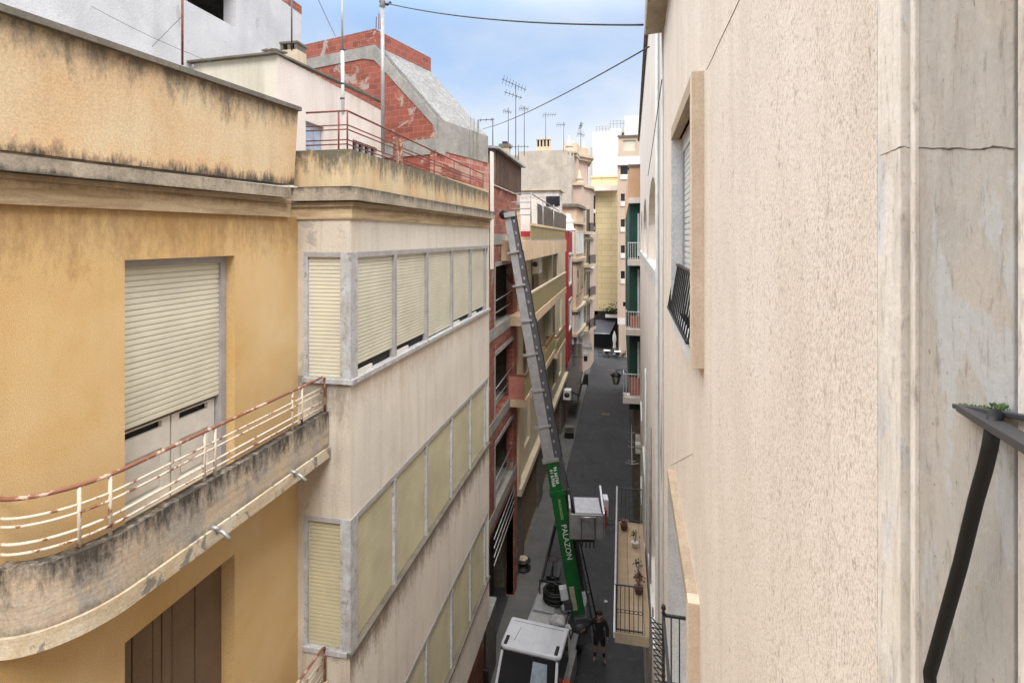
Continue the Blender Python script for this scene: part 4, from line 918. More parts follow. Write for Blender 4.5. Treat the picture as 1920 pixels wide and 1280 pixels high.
# ================================================================== RIGHT HAND WALLS (about one degree off the street line)
aR = math.atan(0.224)-TH
FRt = Fr(.42, 0, math.sin(aR), math.cos(aR), -math.cos(aR), math.sin(aR))
nR = Vector((-math.cos(aR), math.sin(aR), 0)); oR = Vector((.42, 0, 0)); dR = Vector((math.sin(aR), math.cos(aR), 0))
def onR(px, py, d=0.0):                              # (u, z) where the pixel meets the right wall plane moved out by d
    r_ = ray(px, py); q_ = oR+nR*d; t = ((q_-O).dot(nR))/r_.dot(nR); P_ = O+r_*t
    return ((P_-oR).dot(dR), P_.z)
uR = lambda px, d=0.0: onR(px, 448, d)[0]
nb = thing('beige_stucco_building', 'nearest building on the right, coarse beige stucco with tan stone window surrounds', 'building', (.5, 3, 0))
UE = uR(1243)
# window 1
PR = .07
w1n = uR(1320); w1f = uR(1258, PR); w1t = onR(1320, 132)[1]; w1b = onR(1320, 692)[1]
tk = .10
h1 = (w1n+tk, w1f, w1b+tk, w1t-tk)
w2n = uR(1312); w2t = onR(1312, 1132)[1]; w2f = uR(1257, PR)+.55
h2 = (w2n+tk, w2f-.1, w2t-2.3, w2t-tk)
h3 = (h2[0], h2[1], h2[2]-3.2, h2[3]-3.2)
up_ = uR(1645)
MB().panel(FRt, up_, UE, 0.0, EYE+2.78, .4, [h1, h2, h3]).build('wall', M['stucco'], nb)
def surround(n0, f0, b0, t0, jamb_col=True):
    m = MB()
    m.fbox(FRt, n0, n0+tk, b0, t0, -.02, PR).build('stone_jamb', M['stonetan'], nb, bevel=.004)
    MB().fbox(FRt, n0+tk, f0, t0-tk, t0-.001, -.02, PR-.002).build('stone_lintel', M['stone_shaded'], nb)
    MB().fbox(FRt, n0+tk, f0+.0, b0+.001, b0+tk, -.35, PR-.002).build('stone_sill', M['jamb'], nb)
    MB().fbox(FRt, f0, f0+.04, b0+tk, t0-tk, -.02, PR-.004).build('stone_jamb', M['jamb'], nb)
surround(w1n, w1f, w1b, w1t)
# far jamb lining and lintel soffit, shutter
MB().fbox(FRt, h1[1]-.003, h1[1]+.02, h1[2], h1[3], -.39, -.0).build('jamb_lining', M['jamb'], nb)
shutter(FRt, h1[0], h1[1]-.02, h1[2]+.002, h1[3]-.12, -.045, .05, 'roller_shutter', M['shutter_w'], nb, groove=.008)
MB().fbox(FRt, h1[0], h1[1]-.004, h1[3]-.12, h1[3]-.001, -.3, -.03).build('shutter_box', M['shutter_w'], nb)
MB().fbox(FRt, h1[1]-.05, h1[1]-.004, h1[2], h1[3]-.12, -.1, -.03).build('shutter_guide', M['frame_grey'], nb)
# black window guard, leaning slightly out
g0 = onR(1262, 490)[1]; g1 = h1[2]+.03
gu0, gu1 = h1[0]+.01, uR(1253, .08)
m = MB(); n = 13
for i in range(n+1):
    u = gu0+(gu1-gu0)*i/n; m.bar(FRt(u, g1, .082), FRt(u, g0, .015), .011, .011, up=(1, 0, 0))
m.build('guard_bars', M['black'], nb)
MB().bar(FRt(gu0, g0, .012), FRt(gu1+.01, g0, .012), .03, .016).build('guard_rail', M['black'], nb)
MB().bar(FRt(gu0, g1, .082), FRt(gu1, g1, .082), .02, .016).build('guard_rail', M['black'], nb)
surround(w2n, w2f-.1, w2t-2.35, w2t)
MB().fbox(FRt, h2[1]-.003, h2[1]+.02, h2[2], h2[3], -.39, -.0).build('jamb_lining', M['jamb'], nb)
shutter(FRt, h2[0], h2[1]-.02, h2[2], h2[3], -.2, .05, 'roller_shutter', M['shutter_w'], nb, groove=.008)
# iron balcony front with finial and folding lattice
bp = atD(1243, 1140, 0)  # placeholder, replaced below
def onRp(px, py, d): u, z = onR(px, py, d); return Vector(FRt(u, z, d))
DB2 = .17
f1_ = onRp(1244, 1150, DB2)
zf = f1_.z; uf = onR(1244, 1150, DB2)[0]
bl = thing('iron_window_balcony', 'black iron balcony railing with ball finial and folding lattice at the lower right', 'railing', tuple(f1_-Vector((0, 0, 1))))
MB().lathe(tuple(f1_), [(.012, -1.0), (.012, 0), (.018, .01), (.008, .02), (.02, .045), (.014, .065), (.003, .08)], 10).build('post', M['black'], bl)
MB().bar(FRt(uf, zf-.01, DB2), FRt(uf, zf-.01, .0), .02, .018).build('handrail', M['black'], bl)
MB().bar(FRt(uf, zf-.55, DB2), FRt(uf, zf-.55, .0), .02, .018).build('bottom_rail', M['black'], bl)
for k in (.35, .72): MB().tube([FRt(uf, zf-.01, DB2*(1-k)), FRt(uf, zf-.55, DB2*(1-k))], .006, 6).build('baluster', M['black'], bl)
MB().bar(FRt(uf, zf-.01, DB2), FRt(uf-1.5, zf-.01, DB2), .022, .018).build('handrail', M['black'], bl)
MB().bar(FRt(uf, zf-.55, DB2), FRt(uf-1.5, zf-.55, DB2), .022, .018).build('bottom_rail', M['black'], bl)
lat = MB(); n = 26; w_ = 1.5/n
for ph_ in (0, 1):
    lat.tube([FRt(uf+.03-w_*i, zf-.06-.05*((i+ph_) % 2), .185 if (i+ph_) % 2 else .262) for i in range(n)], .0055, 6)
lat.tube([FRt(uf+.05+.03*math.cos(t*.7), zf-.03+.03*math.sin(t*.7), .25) for t in range(10)], .005, 5)
lat.build('folding_lattice', M['black'], bl)
# eaves
ez = onR(1240, 82)[1]
MB().profile(FRt, [(0, ez), (.235, ez-.015), (.245, ez+.02), (.245, ez+.3), (0, ez+.32)], -1.0, UE-.02).build('eaves', wall('stained_eaves', srgb(190, 178, 160), srgb(165, 150, 132), sc=3, streak=.4, grain=.3, patch=((.12, .08, .05), 5, .62, .6)), nb)
MB().fbox(FRt, -1.0, UE, ez+.3, ez+.8, -.4, 0.001).build('parapet', M['stucco'], nb)
MB().fbox(FRt, UE-.25, UE-.001, 0, ez+.8, -6, -.401).build('end_wall', M['stucco'], nb)
# cracks in the stucco
def crack(pts, d, r_, name='crack'):
    P_ = []
    for (x, y) in pts: u, z = onR(x, y, d); P_.append(FRt(u, z, d))
    MB().tube(P_, r_, 5).build(name, M['crackm'], nb)
M['crackm'] = plain('dark_crack_line', (.09, .07, .055), .95)  # one even dark tone for crack and joint lines
crack([(1388, -4), (1378, 18), (1369, 37), (1357, 62), (1346, 85), (1338, 104), (1325, 131)], .001, .0016)
crack([(1300, 660+60), (1299, 760), (1297, 800), (1299, 850), (1258, 872)][3:], .001, .001)
# wire at the end of the wall
P_ = [Vector(FRt(UE-.03, z, .012)) for z in (ez, 15.5, 14, 12.5)]
MB().tube(P_+[Vector(FRt(UE-.1, 11.6, .03)), Vector(FRt(UE-.02, 11.0, .012)), Vector(FRt(UE-.03, 4, .012))], .008, 6).build('wall_cable', M['darkgreymetal'], nb)
MB().tube([FRt(UE-.16, z, .015) for z in (ez, 13, 11, 2)], .014, 6).build('wall_cable', M['shutter_w'], nb)
MB().fbox(FRt, UE-.002, UE+.03, 0, ez+.2, -.3, -.02).build('movement_joint', M['dark'], nb)
# pilaster at the near end (right of the frame)
ux = [uR(1640), uR(1690), uR(1703), uR(1716), uR(1903), uR(2500)]
zl_, zh_ = 0, EYE+2.6
def vstrip(p0, p1, d0, d1, name, mat, dd=0.0):
    a = uR(p0, dd); b = uR(p1, dd); MB().fbox(FRt, min(a, b), max(a, b), 11.0, zh_, d0, d1).build(name, mat, nb, bevel=.0015)
vstrip(1645, 1688, -.05, .006, 'pilaster_strip', M['pil_cream'], .006)
vstrip(1686, 1706, -.05, -.012, 'pilaster_groove', M['pil_tan'], -.012)
vstrip(1685, 1690, -.05, -.009, 'pilaster_groove', M['concrete_dk'], -.009)
vstrip(1706.3, 1715, -.05, .004, 'pilaster_edge', M['pil_cream'], .004)
vstrip(1715.3, 1900, -.05, -.002, 'pilaster_face', M['pil_grey'], -.002)
vstrip(1901, 1907, -.05, -.02, 'pilaster_joint', M['crackm'], -.002)
vstrip(1907.3, 3000, -.05, .002, 'pilaster_face', M['pil_cream'], .002)
MB().fbox(FRt, uR(3000), uR(1645), 0, 10.99, -.2, 0).build('wall', M['stucco'], nb)
MB().fbox(FRt, -22, uR(3000)-.001, 0, EYE+2.7, -.4, -.0).build('wall', M['stucco'], nb)
def fcrack(pts, d, r_):
    P_ = []
    for i in range(len(pts)-1):
        (x0, y0), (x1, y1) = pts[i], pts[i+1]
        for k in range(4): t = k/4; P_.append((x0+(x1-x0)*t+random.uniform(-.8, .8), y0+(y1-y0)*t+random.uniform(-1.5, 1.5)))
    P_.append(pts[-1]); v = []
    for (x, y) in P_: u, z = onR(x, y, d); v.append(FRt(u, z, d))
    MB().tube(v, [r_*random.uniform(.4, 1.3) for _ in v], 5).build('crack', M['crackm'], nb)
fcrack([(1650, 292), (1668, 284), (1690, 275), (1706, 277)], .006, .0009)
fcrack([(1714, 277), (1760, 279), (1800, 277), (1840, 281), (1862, 276), (1903, 279)], -.0015, .0011)
# bracket frame and black pipe
bk = thing('black_pipe', 'thick black bent pipe running down the flaking pilaster at the right edge', 'pipe', tuple(onRp(1745, 1275, .02)))
PD = .03
pp_ = [onRp(1868, 776, .018), onRp(1862, 800, PD), onRp(1856, 838, PD), onRp(1846, 880, PD), onRp(1829, 940, PD), onRp(1800, 1060, PD), onRp(1772, 1160, PD), onRp(1751, 1235, PD), onRp(1743, 1262, PD), onRp(1745, 1290, PD), onRp(1760, 1320, PD)]
MB().tube(pp_, .0074, 16).build('pipe', M['blackpipe'], bk)
br = thing('dark_metal_bracket', 'dark grey metal bracket corner with moss on it, above the black pipe', 'bracket', tuple(onRp(1806, 764, 0)))
c_ = onRp(1806, 762, .0); 
e1 = onRp(1990, 792, .0); e2 = onRp(1960, 850, .09)
def flatbar(a, b, w, t, name):
    a = Vector(a); b = Vector(b); MB().bar(a, b, w, t).build(name, M['darkgreymetal'], br, bevel=.001)
flatbar(c_+Vector((-.006, 0, 0)), e1+Vector((-.006, 0, 0)), .014, .006, 'wall_bar')
a0 = onRp(1812, 766, .004); a1 = onRp(1935, 838, .055)
flatbar(a0, a0+(a1-a0)*1.3, .022, .009, 'arm')
mm = MB()
for k in range(120):
    x = random.choice([random.gauss(1872, 10), random.gauss(1812, 10), random.uniform(1805, 1895)]); y = 762+(x-1806)*.06+random.uniform(-7, 1)*(1.4 if 1855 < x < 1890 else .6)
    c = onRp(x, y, .004); s_ = random.uniform(.0008, .0022)
    mm.lathe(tuple(c), [(.0002, -s_), (s_, 0), (.0002, s_)], 5)
mm.build('moss', M['moss'], None, kind='stuff', label='green moss growing on the dark bracket at the right edge', cat='moss')

# ================================================================== WHITE BUILDING WITH ARCHES
wb = thing('white_arched_building', 'white building with tall arched openings beyond the beige stucco wall', 'building', (.9, 14, 0))
WE = uR(1199)
def arch_panel(F, u0, u1, z0, z1, th, arches, name, mat, par):
    # arches: (a,b,zs,zspring,ztop)
    m = MB(); cur = u0
    arches = sorted(arches)
    for (a, b, zs, zp, ztp) in arches:
        m.panel(F, cur, a, z0, z1, th); m.panel(F, a, b, z0, zs, th)
        n = 12; pts = []
        for i in range(n+1):
            t = math.pi*(1-i/n); pts.append(((a+b)/2+(b-a)/2*math.cos(t), zp+(ztp-zp)*math.sin(t)))
        for i in range(n):
            m.slab(F, [pts[i], pts[i+1], (pts[i+1][0], z1), (pts[i][0], z1)], -th, 0)
        cur = b
    m.panel(F, cur, u1, z0, z1, th); return m.build(name, mat, par)
zs_ = EYE-.52
ar = []
for (pn, pf, ytop) in ((1231.5, 1216, 330), (1212.5, 1206.5, 372), (1204.6, 1202, 395)):
    a, b = uR(pn), uR(pf); zt_ = onR((pn+pf)/2, ytop)[1]; ar.append((a, b, zs_, EYE+.35, min(zt_, EYE+1.3)))
ZW = onR(1213, 92)[1]
arch_panel(FRt, UE+.03, WE, 10.9, ZW-.02, .35, ar, 'wall', M['whiteplaster'], wb)
lows = [(uR(1227), uR(1218), EYE-5.2, EYE-2.4), (uR(1211), uR(1206.5), EYE-5.2, EYE-2.4)]
MB().panel(FRt, UE+.03, WE, 0, 10.9, .35, [(a, b, c-k*3.3+.0, d-k*3.3) for (a, b, c, d) in lows for k in (0, 1, 2)][:6]).build('lower_wall', M['whiteplaster'], wb) if False else None
hl = []
for k in (1, 2, 3):
    for (pn, pf) in ((1229, 1219), (1212, 1207), (1204, 1202)):
        hl.append((uR(pn), uR(pf), EYE-.6-3.35*k, EYE+1.2-3.35*k))
hl = [q_ for q_ in hl if q_[3] < 10.9]+[]
MB().panel(FRt, UE+.03, WE, 0, 10.899, .35, hl).build('lower_wall', M['whiteplaster'], wb)
for (a, b, c, d) in hl:
    MB().fbox(FRt, a+.005, b-.005, c, d, -.34, -.3).build('window', M['frame_grey'], wb)
    MB().fbox(FRt, a-.1, b+.1, c-.12, c-.002, -.2, .04).build('window_sill', M['shutter_w'], wb)
for (a, b, c, d, e) in ar:
    MB().fbox(FRt, a, b, c-.0, e+.1, -.9, -.8).build('loggia_window', plain('greenish_blind', srgb(165, 160, 138), .7), wb)
    MB().fbox(FRt, a, b, c-.1, c, -.8, -.351).build('loggia_floor', M['conc'], wb)
    MB().fbox(FRt, b, b+.04, c, e+.1, -.8, -.351).build('loggia_side', M['whiteplaster'], wb)
    MB().fbox(FRt, a-.3, b+.5, c-.25, c-.002, -.3, .05).build('sill_band', M['shutter_w'], wb)
MB().fbox(FRt, UE+.04, WE+.1, ZW-.02, ZW+.06, -.4, .1).build('roof_edge', M['concrete_dk'], wb)
MB().fbox(FRt, WE-.3, WE-.001, 0, ZW-.03, -6, -.351).build('end_wall', M['whiteplaster'], wb)
MB().tube([FRt(uR(1236), z, .03) for z in (ZW, 12, 6, .2)], .03, 8).build('downpipe', M['shutter_w'], wb)
MB().tube([FRt(uR(1222), z, .03) for z in (10.5, 8, 4, .2)], .025, 8).build('downpipe', M['pipegrey'], wb)
MB().tube([FRt(uR(1213), z, .03) for z in (10.9, 8, 4, .2)], .03, 8).build('downpipe', M['shutter_w'], wb)
# tiled balcony on the white building
bz = EYE-8.5
BN, BF = 11.75, 16.4; bx0 = -.14
tb = MB().box(bx0, .62, BN, BF, bz-.22, bz-.004).build('tiled_balcony', M['stonecream'], wb)
MB().box(bx0+.03, .61, BN+.03, BF-.03, bz-.003, bz+.004).build('tile_floor', M['tile'], tb)
def rail_line(a, b, z0, z1, n, mat, par, rings=False, r_=.008):
    m = MB(); a = Vector(a); b = Vector(b)
    for i in range(n+1):
        p = a+(b-a)*i/n; m.tube([(p.x, p.y, z0), (p.x, p.y, z1)], r_, 5)
    for z in (z0+.06, z1): m.bar((a.x, a.y, z), (b.x, b.y, z), .03, .02)
    if rings:
        for i in range(n):
            c = a+(b-a)*(i+.5)/n; w2 = (b-a).length/n/2*.95
            t_ = (b-a).normalized(); m.tube([c+t_*w2*math.cos(k*math.pi/5)+Vector((0, 0, (z0+z1)/2-.05-c.z+w2*.8*math.sin(k*math.pi/5))) for k in range(11)], .006, 5)
    return m.build('balcony_railing', mat, par)
rail_line((bx0+.03, BN+.03, bz), (.45, BN+.03, bz), bz, bz+1.02, 6, M['black'], tb, True)
rail_line((bx0+.03, BF-.03, bz), (.6, BF-.03, bz), bz, bz+1.02, 6, M['black'], tb, False)
rail_line((bx0+.03, BN+.03, bz), (bx0+.03, BF-.03, bz), bz, bz+1.02, 42, M['black'], tb, False)
MB().bar((bx0+.01, BN, bz+1.04), (bx0+.01, BF, bz+1.04), .04, .03).build('handrail', M['pipegrey'], tb)
MB().box(bx0-.03, bx0+.0, BN-.03, BF, bz-.1, bz+.03).build('edge_trim', M['shutter_w'], tb)

# ================================================================== potted plants on the balcony
def plant(x, y, z, r_, lab, leafm, potm, grp='pots on the tiled balcony', hgt=.35):
    t = thing('potted_plant', lab, 'plant', (x, y, z), group=grp)
    MB().lathe((0, 0, 0), [(r_*.6, 0), (r_*.85, r_*1.2), (r_*.9, r_*1.25), (r_*.7, r_*1.2)], 12).build('pot', potm, t, local=True)
    m = MB()
    for k in range(70):
        a = random.uniform(0, 6.28); el = random.uniform(-.2, 1.4); rr = r_*random.uniform(.4, 1.25)
        p = Vector((rr*math.cos(a)*math.cos(el), rr*math.sin(a)*math.cos(el), r_*1.2+hgt*.5+rr*math.sin(el)*hgt/r_*.45))
        s_ = r_*.28; u_ = Vector((random.uniform(-1, 1), random.uniform(-1, 1), random.uniform(-1, 1))).normalized()*s_; w_ = u_.cross(Vector((.3, .5, .8))).normalized()*s_*.6
        m.add([p-u_, p+w_, p+u_, p-w_], [(0, 1, 2, 3)])
    for k in range(5):
        a = k*1.25; m.tube([(0, 0, r_*1.1), (r_*.5*math.cos(a), r_*.5*math.sin(a), r_*1.2+hgt*.6)], .006, 4)
    m.build('foliage', leafm, t, local=True)
bz1 = bz+.006
plant(xY(1170, 16), 15.95, bz1, .13, 'pinkish round potted plant at the far corner of the tiled balcony', plain('pale_pink_leaves', srgb(150, 125, 120), .8), M['terracotta'], hgt=.15)
plant(xY(1190, 15.4), 15.1, bz1, .11, 'dark green potted plant near the far railing of the tiled balcony', M['leaf'], M['white'])
plant(xY(1196, 13.9), 13.75, bz1, .11, 'small dark potted plant midway along the tiled balcony wall', M['leaf'], M['stonecream'])
plant(xY(1197, 13.3), 13.15, bz1, .13, 'reddish potted plant against the wall of the tiled balcony', M['leafred'], M['terracotta'])

# ================================================================== street clutter
def manhole(px, py, w_, l_, lab, grp=None):
    p = atZ(px, py, .004); t = thing('drain_cover', lab, 'drain cover', (p.x, p.y, .004), group=grp)
    MB().box(-w_, w_, -l_, l_, 0, .008).build('frame', M['concrete_dk'], t, local=True)
    m = MB()
    for i in range(7): x = -w_*.85+w_*1.7*i/7; m.box(x, x+w_*.14, -l_*.8, l_*.8, .0082, .014)
    m.build('grate', M['black'], t, local=True)
manhole(1135, 776, .32, .35, 'small square drain cover in the middle of the street halfway down')
manhole(1146, 694, .4, .3, 'drain cover at the far street junction, left one of the two')
manhole(1171, 687, .4, .3, 'drain cover at the far street junction, right one of the two')

# wall lantern over the street
t = thing('street_lantern', 'black wall lantern with pale glass reaching over the street from the green building', 'lantern', tuple(atD(1155, 712, 28)))
p = atD(1155, 707, 28)
MB().tube([(p.x+.55, p.y+.1, p.z+.25), (p.x+.3, p.y, p.z+.42), (p.x, p.y, p.z+.38), (p.x, p.y, p.z+.25)], .02, 6).build('arm', M['black'], t)
MB().lathe(tuple(p), [(.02, .34), (.08, .26), (.3, .12), (.28, .08), (.12, .06)], 6).build('hood', M['black'], t)
MB().lathe(tuple(p), [(.22, .07), (.12, -.3), (.1, -.32)], 6).build('glass', plain('milky_lantern_glass', (.35, .34, .3), .3), t)
m = MB()
for k in range(6): a = k*math.pi/3; m.tube([(p.x+.23*math.cos(a), p.y+.23*math.sin(a), p.z+.07), (p.x+.13*math.cos(a), p.y+.13*math.sin(a), p.z-.31)], .015, 4)
m.lathe((p.x, p.y, p.z-.36), [(.14, 0), (.14, .05)], 6); m.build('cage', M['black'], t)
# horizontal yagi antenna low on the wall
t = thing('wall_antenna', 'long grey aerial with cross elements mounted low on the right hand wall', 'antenna', tuple(atD(1184, 860, 21)))
a = atZ(1185, 870, 5.6); b = atZ(1184, 796, 5.6)
MB().tube([a, b], .02, 6).build('boom', M['pipegrey'], t)
for k, s_ in enumerate((0, .05, .38, .5, .75)): q_ = a+(b-a)*s_; w_ = .26 if k < 1 else .16; MB().tube([q_-Vector((w_, 0, -.06)), q_, q_+Vector((w_, 0, .06))], .014, 5).build('element', M['pipegrey'], t)
MB().tube([a+(b-a)*.4, a+(b-a)*.4+Vector((.55, 0, -.1))], .018, 5).build('bracket', M['darkgreymetal'], t)
# AC boxes on right wall
for k, (yy, lab) in enumerate(((823, 'white box unit on the right wall, farther of the pair'), (838, 'white box unit on the right wall, nearer of the pair'))):
    p = atZ(1196, yy, 4.5); o = thing('air_conditioner', lab, 'air conditioner', tuple(p), group='small white wall units')
    MB().box(-.12, .2, -.2, .2, -.25, .2).build('casing', M['white'], o, local=True, bevel=.02); MB().box(-.13, -.121, -.15, .15, -.2, .15).build('grille', M['darkgreymetal'], o, local=True)

# left pavement things
def onleft(px, py): return atZ(px, py, .09)
sgn = thing('hanging_sign', 'white hanging shop sign with dark lettering on a bracket at the far left', 'sign', tuple(atD(1101, 650, 46)))
p = atD(1101, 652, 46)
MB().box(p.x-.42, p.x+.42, p.y-.06, p.y+.06, p.z-.28, p.z+.28).build('board', M['signwhite'], sgn)
textmesh('lettering', 'Snack', .34, Matrix.Translation((p.x, p.y-.065, p.z)) @ Matrix.Rotation(R(90), 4, 'X'), M['black'], sgn)
MB().tube([(p.x-1.6, p.y, p.z+.36), (p.x+.4, p.y, p.z+.36)], .03, 6).build('bracket', M['galv'], sgn)
bn = thing('dark_bin', 'dark upright box standing alone on the left edge of the street', 'bin', tuple(atZ(1097, 722, 0)))
p = atZ(1097, 722, .0)
MB().box(p.x-.26, p.x+.3, p.y, p.y+.5, 0, 1.0).build('body', M['rubber'], bn, bevel=.04); MB().box(p.x-.3, p.x+.34, p.y-.04, p.y+.54, 1.0, 1.08).build('lid', M['darkgreymetal'], bn, bevel=.02)
cr = thing('stacked_crates', 'two stacked dark crates at the foot of the cream block', 'crate', tuple(atZ(1067, 822, 0.09)))
p = atZ(1067, 822, .09)
for k in range(2):
    MB().panel(FY(p.y), p.x-.32, p.x+.32, .09+.42*k, .09+.42*k+.4, .5, [(p.x-.27+.14*i, p.x-.18+.14*i, .15+.42*k+.15*j, .25+.42*k+.15*j) for i in range(4) for j in range(2)]).build('crate_shell', M['concrete_dk'] if k else M['rubber'], cr)
acx = thing('air_conditioner', 'white outdoor air conditioner on the left wall above the dark shop shutter', 'air conditioner', tuple(atX(1066, 736, -4.0)))
p = atX(1066, 738, -3.9); MB().box(-4.3, -3.7, p.y-.3, p.y+.3, p.z-.4, p.z+.35).build('casing', M['white'], acx, bevel=.03)
MB().lathe((-3.99, p.y-.31, p.z), [(.2, -.01), (.2, .01)], 14, 'y').build('fan_grille', M['darkgreymetal'], acx)
shp = thing('black_shop_canopy', 'black shop awning projecting from the left frontages before the hanging sign', 'awning', tuple(atX(1080, 720, -3.7)))
p = atX(1076, 735, -3.6); 
MB().hexa([(-4.3, p.y, 2.9), (-3.3, p.y, 2.4), (-3.3, p.y+7, 2.4), (-4.3, p.y+7, 2.9), (-4.3, p.y, 3.0), (-3.3, p.y, 2.5), (-3.3, p.y+7, 2.5), (-4.3, p.y+7, 3.0)]).build('cloth', M['black'], shp)
MB().box(-3.32, -3.27, p.y, p.y+7, 2.0, 2.5).build('valance', M['rubber'], shp)
MB().box(-3.26, -3.22, p.y+3.4, p.y+6.9, 2.45, 2.75).build('white_fascia_strip', M['white'], shp)
pl_ = thing('wall_planter', 'dark potted shrub on the ledge above the far awning', 'plant', tuple(atY(1148, 585, YD-.8)))
c = atY(1148, 588, YD-.8); m = MB()
MB().box(c.x-.9, c.x+1.4, YD-1.0, YD-.6, c.z-.5, c.z-.1).build('box', M['whiteplaster'], pl_)
for k in range(160):
    q_ = Vector((c.x+random.gauss(0, .55), YD-.8+random.uniform(-.3, .3), c.z+abs(random.gauss(0, .55)))); u_ = Vector((random.uniform(-1, 1), random.uniform(-1, 1), random.uniform(-1, 1))).normalized()*.16; w_ = u_.cross(Vector((.3, .5, .8))).normalized()*.1
    m.add([q_-u_, q_+w_, q_+u_, q_-w_], [(0, 1, 2, 3)])
for k in range(6): m.tube([(c.x+.25*(k-3)*.6, YD-.8, c.z-.2), (c.x+.4*(k-3), YD-.8, c.z+.7)], .02, 4)
m.build('foliage', M['leaf'], pl_)
t = thing('wall_lamp', 'small white-topped lamp box under the hanging sign on the left', 'lamp', tuple(atD(1098, 668, 46)))
p = atD(1098, 668, 46); MB().box(p.x-.2, p.x+.2, p.y-.15, p.y+.15, p.z+.05, p.z+.3).build('cap', M['signwhite'], t, bevel=.03); MB().box(p.x-.15, p.x+.15, p.y-.1, p.y+.1, p.z-.4, p.z+.045).build('housing', M['black'], t)
MB().tube([(p.x-1.2, p.y, p.z-.1), (p.x-.15, p.y, p.z-.1)], .025, 6).build('bracket', M['black'], t)
t = thing('white_fallen_bag', 'small white bag lying on the asphalt beyond the standing person', 'bag', tuple(atZ(1136, 1128, .005)))
p = atZ(1136, 1128, .006); m = MB(); m.lathe(tuple(p), [(.02, 0), (.09, .01), (.07, .05), (.02, .06)], 7).build('bag', M['plasticbag'], t)
# cafe terrace
def tableset(px, py, lab, top):
    p = atZ(px, py, 0); t = thing('cafe_table', lab, 'table', (p.x, p.y, 0), group='cafe tables at the street end')
    MB().box(-.4, .4, -.4, .4, .72, .76).build('tabletop', top, t, local=True, bevel=.01)
    MB().lathe((0, 0, 0), [(.28, 0), (.28, .02), (.03, .05), (.03, .72)], 10).build('pedestal', M['black'], t, local=True)
    return p
def chair(x, y, rz, lab):
    t = thing('cafe_chair', lab, 'chair', (x, y, 0), rz, group='dark cafe chairs')
    MB().box(-.22, .22, -.22, .22, .43, .46).build('seat', M['rubber'], t, local=True); MB().box(-.22, .22, .2, .235, .5, .88).build('backrest', M['rubber'], t, local=True)
    for sx_ in (-1, 1):
        for sy_ in (-1, 1): MB().tube([(.2*sx_, .2*sy_, .43), (.22*sx_, .23*sy_, 0)], .015, 5).build('leg', M['black'], t, local=True)
p1_ = tableset(1138, 668, 'white-topped cafe table in front of the dark awning, left of the closed parasol', M['white'])
p2_ = tableset(1158, 670, 'white-topped cafe table just right of the closed parasol', M['white'])
for (p, nm) in ((p1_, 'left'), (p2_, 'right')):
    chair(p.x-.8, p.y, R(90), f'dark cafe chair on the left side of the {nm} white-topped table')
    chair(p.x+.75, p.y+.2, R(-90), f'dark cafe chair on the right side of the {nm} white-topped table')
    chair(p.x, p.y-.8, R(180), f'dark cafe chair on the near side of the {nm} white-topped table')
p = atZ(1152, 664, 0)
t = thing('closed_parasol', 'closed white parasol standing between the two cafe tables', 'parasol', (p.x, p.y, 0))
MB().lathe((0, 0, 0), [(.3, 0), (.3, .08), (.03, .1), (.03, 2.9)], 10).build('pole', M['galv'], t, local=True)
MB().lathe((0, 0, 0), [(.16, .5), (.22, .9), (.14, 1.3), (.25, 1.9), (.2, 2.4), (.05, 2.85), (.01, 2.95)], 10).build('canopy', M['white'], t, local=True)

# tall grey cabinet on the pavement by the truck
kx = thing('grey_cabinet', 'tall narrow grey cabinet between the left wall and the truck cab', 'cabinet', (-4.05, 17.3, 0))
a = atZ(924, 1120, 2.3); 
MB().hexa([(a.x-.28, a.y-1.1, .1), (a.x+.12, a.y-1.1, .1), (a.x+.12, a.y, .1), (a.x-.28, a.y, .1), (a.x-.28, a.y-1.1, 2.25), (a.x+.12, a.y-1.1, 2.25), (a.x+.12, a.y, 2.25), (a.x-.28, a.y, 2.25)]).build('body', M['concrete_dk'], kx, bevel=.02)
MB().box(a.x-.3, a.x+.14, a.y-1.12, a.y+.02, 2.26, 2.34).build('lid', plain('pale_lid', (.32, .33, .31), .6), kx, bevel=.03)
MB().box(a.x-.2, a.x+.04, a.y-1.11, a.y-1.101, .4, 1.9).build('door', M['darkgreymetal'], kx)
# round spool
p = atZ(981, 1066, .1)
t = thing('cable_spool', 'round black and cream cable reel on the ground by the brick pier', 'reel', tuple(p))
MB().lathe((p.x, p.y, .33), [(.30, -.2), (.33, -.18), (.33, -.14), (.2, -.13), (.2, .13), (.33, .14), (.33, .18), (.1, .2)], 18).build('reel', M['rubber'], t)
MB().lathe((p.x, p.y, .53), [(.2, 0), (.2, .06), (.08, .09)], 16).build('hub', M['stonecream'], t)

# ================================================================== TRUCK
fm = atZ(993, 1221, 2.4)
rot = math.pi-.094
fwd = Vector((-math.sin(rot), math.cos(rot), 0)); rgt = Vector((math.cos(rot), math.sin(rot), 0))
T0 = fm-fwd*.9; T0.z = 0
TK = thing('white_lift_truck', 'small white cab truck with a flat deck carrying the furniture lift', 'truck', tuple(T0), rot)
def L(nm, m, mat, lab=None, bevel=0.0, par=None): return m.build(nm, mat, par or TK, label=lab, local=True, bevel=bevel)
wd = .93                                             # local: +y forward, x to the driver's side; roof front edge at y=.9
roof = MB(); rp_ = [(-wd, -.35), (wd, -.35), (wd, .82), (wd-.12, .92), (-wd+.12, .92), (-wd, .82)]
roof.prism(rp_, 2.28, 2.42); L('cab_roof', roof, M['truckwhite'], bevel=.06)
cabm = MB(); cabm.hexa([(-wd, -.5, .9), (wd, -.5, .9), (wd, 1.55, .9), (-wd, 1.55, .9), (-wd, -.5, 1.45), (wd, -.5, 1.45), (wd, 1.5, 1.45), (-wd, 1.5, 1.45)]); L('cab_body', cabm, M['truckwhite'], bevel=.05)
